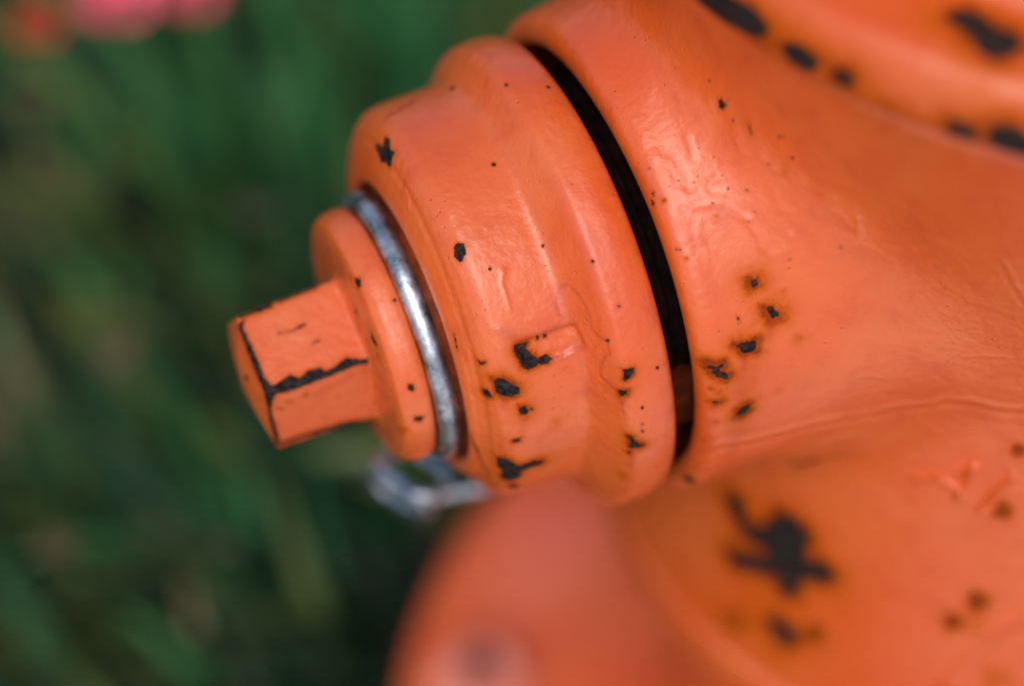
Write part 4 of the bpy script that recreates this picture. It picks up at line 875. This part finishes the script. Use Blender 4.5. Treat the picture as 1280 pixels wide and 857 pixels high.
def nut_radius(t, circ, rnd):
    """distance from the axis to the side of a rounded regular pentagon"""
    k = 2 * math.pi / 5
    d = (t - NUT_T0 + k / 2) % k - k / 2           # 0 at a corner
    apo = circ * math.cos(math.pi / 5)
    r = apo / np.cos(k / 2 - np.abs(d))
    return -np.log(np.exp(-rnd * r) + np.exp(-rnd * circ * 0.985)) / rnd


NUT_T0 = math.radians(1.3)


def build_nut():
    seg = 800
    t = np.linspace(0, 2 * np.pi, seg, endpoint=False)
    rows = []
    # flange outer part, round, then the pentagonal head
    prof = [(p[0], p[1], 0.0) for p in fl_prof if p[0] > 0.0235 or p[1] < 0.050]
    n_f = len(prof)
    for i in range(14):                            # fillet from the flange face to the head
        s_ = i / 13
        prof.append((None, 0.0552 + 0.0020 * (1 - math.cos(s_ * math.pi / 2)), 1.0 + 0.30 * (1 - math.sin(s_ * math.pi / 2)) ** 1.5))
    for i in range(1, 60):
        prof.append((None, 0.0572 + 0.0220 * i / 59, 1.0 - 0.035 * i / 59))
    for i in range(1, 30):                         # rounded end
        s_ = i / 29
        if s_ < 0.25:
            q = s_ / 0.25
            prof.append((None, 0.0792 + 0.0011 * math.sin(q * math.pi / 2), 0.965 - 0.06 * (1 - math.cos(q * math.pi / 2))))
        else:
            q = (s_ - 0.25) / 0.75
            prof.append((None, 0.0803 + 0.0024 * math.sin(q * math.pi / 2), 0.905 * (1 - q) + 0.001))
    for r, a, m in prof:
        if r is None:
            rr = nut_radius(t, NUT_CIRC * m, 2600.0)
        else:
            rr = np.full(seg, r)
        rows.append(np.stack([CAPX - a + 0 * t, rr * np.cos(t), H + rr * np.sin(t)], 1))
    V = np.concatenate(rows)
    k = len(rows)
    idx = np.arange(k * seg).reshape(k, seg)
    a = idx[:-1]; b_ = idx[1:]
    Fq = np.stack([a, np.roll(a, -1, 1), np.roll(b_, -1, 1), b_], -1).reshape(-1, 4)
    N = ring_normals(V, Fq)
    rad = V - np.array([0, 0, H]); rad[:, 0] = 0
    if (N * rad).sum() < 0:
        N = -N; Fq = Fq[:, ::-1].copy()
    V = apply_marks('nut', V, N)
    o = finish('operating_nut', V, Fq, M_PAINT, cap)
    a = -(V[:, 0] - CAPX)
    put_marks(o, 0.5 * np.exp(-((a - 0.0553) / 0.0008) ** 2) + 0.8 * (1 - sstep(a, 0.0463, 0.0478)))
    return o


NUT_CIRC = 0.0185
nut = build_nut()

# ---- threaded nipple seen through the gap between cap and body
tp = []
for i in range(60):
    a = -0.034 + i * 0.036 / 59
    tp.append((0.0450 + 0.0007 * math.sin(a * 2 * math.pi / 0.0034), a))
V, Fq = lathe(np.array(tp), 160, 'X')
finish('threaded_nipple', V + np.array([CAPX, 0, H]), Fq, M_IRON, hydrant)

def lug_mesh():
    t0, t1, r0, r1, a0, a1 = math.radians(170), math.radians(190), 0.0440, 0.0492, -0.010, -0.003
    vs, fs = [], []
    for i in range(7):
        t = t0 + (t1 - t0) * i / 6
        for r, a in ((r0, a0), (r1, a0), (r1, a1), (r0, a1)):
            vs.append((CAPX - a, r * math.cos(t), H + r * math.sin(t)))
    for i in range(6):
        for j in range(4):
            fs.append((i * 4 + j, i * 4 + (j + 1) % 4, (i + 1) * 4 + (j + 1) % 4, (i + 1) * 4 + j))
    fs += [(0, 1, 2, 3), (24, 27, 26, 25)]
    return vs, fs


lv, lf = lug_mesh()
finish('casting_lug', lv, lf, M_LUG, hydrant, smooth=False)

# ---- bonnet above the seam: rim ring, groove, dome
zt = Z_TOP
bon_prof = soften(resample([(0.1150, zt - 0.001), (0.1170, zt + 0.0012), (0.1235, zt + 0.0020), (0.1275, zt + 0.0060), (0.1270, zt + 0.016), (0.1235, zt + 0.0205), (0.1130, zt + 0.0215),
                            (0.1080, zt + 0.0215), (0.1050, zt + 0.0225), (0.1020, zt + 0.0300), (0.0975, zt + 0.0500), (0.0860, zt + 0.0800),
                            (0.0660, zt + 0.1020), (0.0400, zt + 0.1130), (0.0200, zt + 0.1150), (0.0010, zt + 0.1150)], 0.0015), 4)
bonnet = marked_lathe('bonnet', 'bonnet', bon_prof, 420, M_PAINT, hydrant, 'Z')

# ---- lower flange and standpipe
zl = Z_LOW
low_prof = soften(resample([(0.1000, zl + 0.001), (0.1180, zl + 0.0005), (0.1204, zl - 0.002), (0.1206, zl - 0.016), (0.1190, zl - 0.020), (0.0920, zl - 0.022),
                            (0.0880, zl - 0.030), (0.0860, zl - 0.080), (0.0880, 0.075), (0.0960, 0.055), (0.1020, 0.046)], 0.0015), 4)
low = marked_lathe('standpipe', 'standpipe', low_prof, 300, M_PAINT, hydrant, 'Z')
base_prof = soften(resample([(0.0950, 0.0460), (0.1900, 0.0450), (0.1960, 0.0420), (0.1970, 0.0360), (0.1965, 0.0180), (0.1920, 0.0020), (0.1900, -0.0100)], 0.002), 2)
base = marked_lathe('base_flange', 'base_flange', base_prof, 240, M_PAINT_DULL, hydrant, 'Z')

BOLT_T0 = math.radians(149.8)


def bolt_mesh():
    vs, fs = [], []

    def prism(n, r, z0, z1, ch, rot=0.0):
        o = len(vs)
        for z, rr in ((z0, r), (z1 - ch, r), (z1, r - ch)):
            for j in range(n):
                t = rot + 2 * math.pi * j / n
                vs.append((rr * math.cos(t), rr * math.sin(t), z))
        for k in range(2):
            for j in range(n):
                fs.append((o + k * n + j, o + k * n + (j + 1) % n, o + (k + 1) * n + (j + 1) % n, o + (k + 1) * n + j))
        fs.append(tuple(o + 2 * n + j for j in range(n)))
    prism(24, 0.0205, 0.0, 0.003, 0.0006)
    prism(6, 0.0170, 0.003, 0.0165, 0.0016)
    return vs, fs


def stud_mesh():
    vs, fs = tube([(0, 0, 0.0165), (0, 0, 0.021), (0, 0, 0.0245)], [0.0052, 0.0052, 0.0046], 16)
    return vs, fs


bv, bf = bolt_mesh()
sv, sf = stud_mesh()
b0 = finish('bolt', bv, bf, M_BOLT, hydrant, smooth=False)
s0 = finish('stud', sv, sf, M_IRON, b0)
for k in range(6):
    if k:
        bo = b0.copy(); COL.objects.link(bo)
        so = s0.copy(); COL.objects.link(so); so.parent = bo
    else:
        bo = b0
    t = BOLT_T0 + k * math.pi / 3
    bo.location = (0.165 * math.cos(t), 0.165 * math.sin(t), 0.0448)
    bo.rotation_euler = (0, 0, t)

# ------------------------------------------------------------------ chain: wire ring round the cap's neck, links hanging from it
chain = empty('cap_chain', 'grey steel wire ring and chain links looped round the neck of the hydrant cap', 'chain', (CAPX - 0.0440, 0, H))
cx, cy, cz = chain.location
rp, rr = [], []
for i in range(220):
    t = 2 * math.pi * i / 220
    q = 0.0307 + 0.00025 * math.sin(3 * t + 1) + 0.0001 * math.sin(11 * t)
    rp.append((0.0004 * math.sin(2 * t + 0.4), q * math.cos(t), q * math.sin(t)))
    rr.append(0.0026 + 0.00007 * math.sin(7 * t) + 0.00005 * math.sin(17 * t))
v_, f_ = tube(rp, rr, 24, closed=True)
finish('wire_ring', v_, f_, M_STEEL, chain)


def link_path(L, W, n=48):
    pts = []
    for i in range(n):
        t = 2 * math.pi * i / n
        c, s_ = math.cos(t), math.sin(t)
        pts.append((math.copysign(abs(c) ** 0.75, c) * W / 2, 0.0, s_ * W / 2 + math.copysign((L - W) / 2, s_) * min(1, abs(s_) * 3)))
    return pts


v_, f_ = tube(link_path(0.020, 0.012), 0.0017, 12, closed=True)
LINKS = [
    ((-0.1822, 0.0095, 0.3070), (1.45, 0.25, 0.35)),
    ((-0.1835, 0.0205, 0.2850), (0.75, 1.35, -0.35)),
    ((-0.1700, 0.0140, 0.2845), (1.2, 0.9, 0.9)),
]
l0 = None
for loc, rot in LINKS:
    if l0 is None:
        l0 = finish('chain_link', v_, f_, M_STEEL, chain); lk = l0
    else:
        lk = l0.copy(); COL.objects.link(lk); lk.parent = chain
    lk.location = Vector(loc) - Vector((cx, cy, cz))
    lk.rotation_euler = rot

# ------------------------------------------------------------------ ground and planting
nG = 60
gx = np.concatenate([-np.geomspace(60, 0.6, 18), np.linspace(-0.55, 0.55, 24), np.geomspace(0.6, 60, 18)])
GX, GY = np.meshgrid(gx, gx, indexing='ij')
GZ = 0.006 * np.sin(GX * 9) * np.cos(GY * 8) - 0.004
GV = np.stack([GX.ravel(), GY.ravel(), GZ.ravel()], 1)
ii = np.arange(len(gx) ** 2).reshape(len(gx), -1)
GF = np.stack([ii[:-1, :-1], ii[1:, :-1], ii[1:, 1:], ii[:-1, 1:]], -1).reshape(-1, 4)
ground = finish('ground', GV, GF, M_SOIL)
ground['kind'] = 'structure'
M_CONC = flat_material("pale_concrete", rgb(0.62, 0.60, 0.58), rgb(0.72, 0.70, 0.68), 0.9, 30.0)
px0, px1, py0, py1 = -14.0, 14.0, -12.0, -0.25
pv = [(x, y, z) for z in (-0.05, 0.022) for x, y in ((px0, py0), (px1, py0), (px1, py1), (px0, py1))] + \
     [(x, y, 0.028) for x, y in ((px0, py0 + 0.006), (px1, py0 + 0.006), (px1, py1 - 0.006), (px0, py1 - 0.006))]
pavement = finish('pavement', pv, [(0, 1, 5, 4), (1, 2, 6, 5), (2, 3, 7, 6), (3, 0, 4, 7), (4, 5, 9, 8), (5, 6, 10, 9), (6, 7, 11, 10), (7, 4, 8, 11), (8, 9, 10, 11)], M_CONC, smooth=False)
pavement['kind'] = 'structure'


def leaves(n, pos_fn, length, width, seed, lean=(0.3, 1.1), steps=9):
    """arching strap leaves, each a folded strip"""
    g = np.random.default_rng(seed)
    V, F, RND, LEN = [], [], [], []
    base_i = 0
    for i in range(n):
        x, y = pos_fn(g)
        L = g.uniform(*length); W = g.uniform(*width)
        az = g.uniform(0, 2 * math.pi)
        if y < 0.34 and x < 0.1:
            L *= 0.62; W *= 0.75
        el = math.radians(g.uniform(58, 86)); bend = g.uniform(*lean)
        if math.hypot(x, y) < 0.46:
            az = math.atan2(y, x) + g.uniform(-1.0, 1.0); el = math.radians(g.uniform(50, 84))
        rnd = g.random()
        p = np.array([x, y, -0.005]); d_az = az
        tw = g.uniform(-0.6, 0.6)
        for s_ in range(steps + 1):
            f = s_ / steps
            e = el - bend * 2.0 * f ** 1.6
            dirv = np.array([math.cos(d_az) * math.cos(e), math.sin(d_az) * math.cos(e), math.sin(e)])
            side = np.array([-math.sin(d_az), math.cos(d_az), 0.0])
            upv = np.cross(dirv, side)
            sd_ = side * math.cos(tw * f) + upv * math.sin(tw * f)
            w = W * (0.55 + 0.45 * math.sin(math.pi * min(1, f * 1.3))) * (1 - f ** 5)
            pp = p.copy(); pp[2] = max(pp[2], 0.004)
            V += [pp - sd_ * w / 2, pp - np.cross(sd_, dirv) * w * 0.16, pp + sd_ * w / 2]
            RND += [rnd] * 3; LEN += [f] * 3
            if s_ < steps:
                a = base_i + s_ * 3
                F += [(a, a + 1, a + 4, a + 3), (a + 1, a + 2, a + 5, a + 4)]
                p = p + dirv * L / steps
                d_az += g.uniform(-0.08, 0.08)
        base_i += 3 * (steps + 1)
    return np.array(V), np.array(F), np.array(RND), np.array(LEN)


def spread(g):
    while True:
        x = g.uniform(-1.35, 1.25); y = g.uniform(-0.22, 1.75)
        if math.hypot(x, y) > 0.235:
            return x, y


def clumps(seed, n):
    g0 = np.random.default_rng(seed)
    cs = [spread(g0) for _ in range(n)]

    def fn(g):
        while True:
            c = cs[g.integers(n)]
            x, y = c[0] + g.normal(0, 0.016), c[1] + g.normal(0, 0.016)
            if math.hypot(x, y) > 0.235:
                return x, y
    return fn


V, Fq, rn_, ln_ = leaves(8500, clumps(5, 240), (0.12, 0.24), (0.006, 0.013), 21)


def ring_spread(g):
    while True:
        t = g.uniform(0.2, 2 * math.pi); r = g.uniform(0.206, 0.42)
        if r * math.sin(t) > -0.2:
            return r * math.cos(t), r * math.sin(t)




def far_clumps(seed, n, ok):
    base_fn = clumps(seed, n)

    def fn(g):
        while True:
            x, y = base_fn(g)
            if ok(x, y):
                return x, y
    return fn


V2, F2, r2_, l2_ = leaves(1000, far_clumps(9, 170, lambda x, y: y > 0.36 or x > 0.15 or x < -0.55), (0.20, 0.31), (0.008, 0.015), 55)
Fq = np.concatenate([Fq, F2 + len(V)]); V = np.concatenate([V, V2])
rn_ = np.concatenate([rn_, 0.55 + 0.45 * r2_]); ln_ = np.concatenate([ln_, l2_])
V2, F2, r2_, l2_ = leaves(260, lambda g: (g.uniform(-0.16, 0.08), g.uniform(0.34, 0.58)), (0.18, 0.27), (0.007, 0.013), 56)
Fq = np.concatenate([Fq, F2 + len(V)]); V = np.concatenate([V, V2])
rn_ = np.concatenate([rn_, 0.8 + 0.2 * r2_]); ln_ = np.concatenate([ln_, l2_])
V2, F2, r2_, l2_ = leaves(1300, ring_spread, (0.10, 0.20), (0.007, 0.014), 77)
Fq = np.concatenate([Fq, F2 + len(V)]); V = np.concatenate([V, V2])
rn_ = np.concatenate([rn_, r2_]); ln_ = np.concatenate([ln_, l2_])
grass = finish('strap_leaf_grass', V, Fq, M_GRASS)
set_attr(grass, 'leaf_rand', rn_); set_attr(grass, 'leaf_len', ln_)
set_attr(grass, 'leaf_tint', (rn_ * 7919.0) % 1.0)
grass['kind'] = 'stuff'
grass['label'] = 'dark green strap leaved grass growing round the hydrant'
grass['category'] = 'grass'
V, Fq, rn_, ln_ = leaves(900, spread, (0.10, 0.22), (0.006, 0.011), 33, lean=(0.7, 1.4))


def front_left(g):
    return g.uniform(-0.42, -0.20), g.uniform(0.02, 0.40)


V2, F2, r2_, l2_ = leaves(190, front_left, (0.08, 0.16), (0.004, 0.008), 91)
Fq = np.concatenate([Fq, F2 + len(V)]); V = np.concatenate([V, V2])
rn_ = np.concatenate([rn_, r2_]); ln_ = np.concatenate([ln_, l2_])
dry = finish('dry_grass', V, Fq, M_DRY)
set_attr(dry, 'leaf_rand', rn_); set_attr(dry, 'leaf_len', ln_)
set_attr(dry, 'leaf_tint', np.full(len(rn_), 0.5))
dry['kind'] = 'stuff'
dry['label'] = 'yellowed dry blades lying among the green grass'
dry['category'] = 'grass'


def flower(loc, rad, mat, label, seed):
    g = np.random.default_rng(seed)
    t = empty('flower', label, 'flower', (loc[0], loc[1], 0.0), 'pink and red flowers in the grass')
    h = loc[2]
    v, f = tube([(0, 0, -0.005), (0.004, 0.002, h * 0.5), (0, 0, h)], [0.002, 0.0018, 0.0015], 8)
    finish('stem', v, f, M_STEM, t)
    p0 = None
    for k in range(6):
        vs, fs = [], []
        for i in range(6):
            for j in range(5):
                r = rad * (i / 5) + 0.002; q = (j / 4 - 0.5) * 2
                w = rad * 0.52 * math.sin(math.pi * min(1, 0.12 + 0.80 * i / 5)) * q
                vs.append((r, w, 0.006 * (i / 5) ** 2 * 2 - 0.010 * q * q * (i / 5)))
        for i in range(5):
            for j in range(4):
                a = i * 5 + j
                fs.append((a, a + 1, a + 6, a + 5))
        if p0 is None:
            p0 = finish('petal', vs, fs, mat, t); p = p0
        else:
            p = p0.copy(); COL.objects.link(p); p.parent = t
        p.location = (0, 0, h); p.rotation_euler = (0, -0.35 + 0.2 * g.random(), k * math.pi / 3 + 0.15 * g.random())
    v, fq = lathe(np.array([(0.0001, 0.004), (0.004, 0.0035), (0.005, 0.001), (0.004, -0.002)]), 14)
    c = finish('flower_centre', v, fq, M_DEAD, t)
    c.location = (0, 0, h)
    return t


def dead_leaf(loc, L, label, rot, mat):
    vs, fs = [], []
    for i in range(9):
        f = i / 8
        w = L * 0.28 * math.sin(math.pi * min(1, 0.05 + f * 0.93))
        for j in range(5):
            q = j / 4 - 0.5
            vs.append(((f - 0.5) * L, w * q * 2, 0.25 * L * (q * q) + 0.08 * L * math.sin(f * 5)))
    for i in range(8):
        for j in range(4):
            a = i * 5 + j
            fs.append((a, a + 1, a + 6, a + 5))
    o = finish('fallen_leaf', vs, fs, mat)
    o.location = loc; o.rotation_euler = rot
    o['label'] = label; o['category'] = 'leaf'; o['group'] = 'fallen leaves in the grass'
    return o

flower((-0.176, 0.351, 0.19), 0.015, M_PETAL, 'pink flower in the grass, the largest bright one at the top of the picture', 1)
flower((-0.210, 0.350, 0.19), 0.009, M_PETAL_RED, 'dull red flower in the grass, leftmost and lowest of the three', 2)
flower((-0.148, 0.342, 0.19), 0.012, M_PETAL, 'small pink flower cut by the top edge, right of the largest one', 3)
dead_leaf((-0.151, 0.284, 0.12), 0.032, 'pale grey dry leaf caught in the grass just above the square nut', (0.3, 0.9, 1.5), M_PALE_LEAF)
dead_leaf((-0.225, 0.239, 0.12), 0.020, 'brown dead leaf in the grass left of the nut', (0.2, -0.3, 0.7), M_BROWN_LEAF)
dead_leaf((-0.161, 0.160, 0.11), 0.032, 'yellowish leaf in the grass behind the hanging chain links', (0.4, 0.2, 2.2), M_YELLOW_LEAF)
dead_leaf((-0.220, 0.146, 0.11), 0.030, 'tan dead leaf standing in the grass at the bottom of the picture', (0.1, 1.1, 0.8), M_DEAD)
dead_leaf((-0.272, 0.170, 0.11), 0.018, 'rust brown dead leaf in the grass near the bottom left corner', (0.5, 0.2, 0.2), M_BROWN_LEAF)
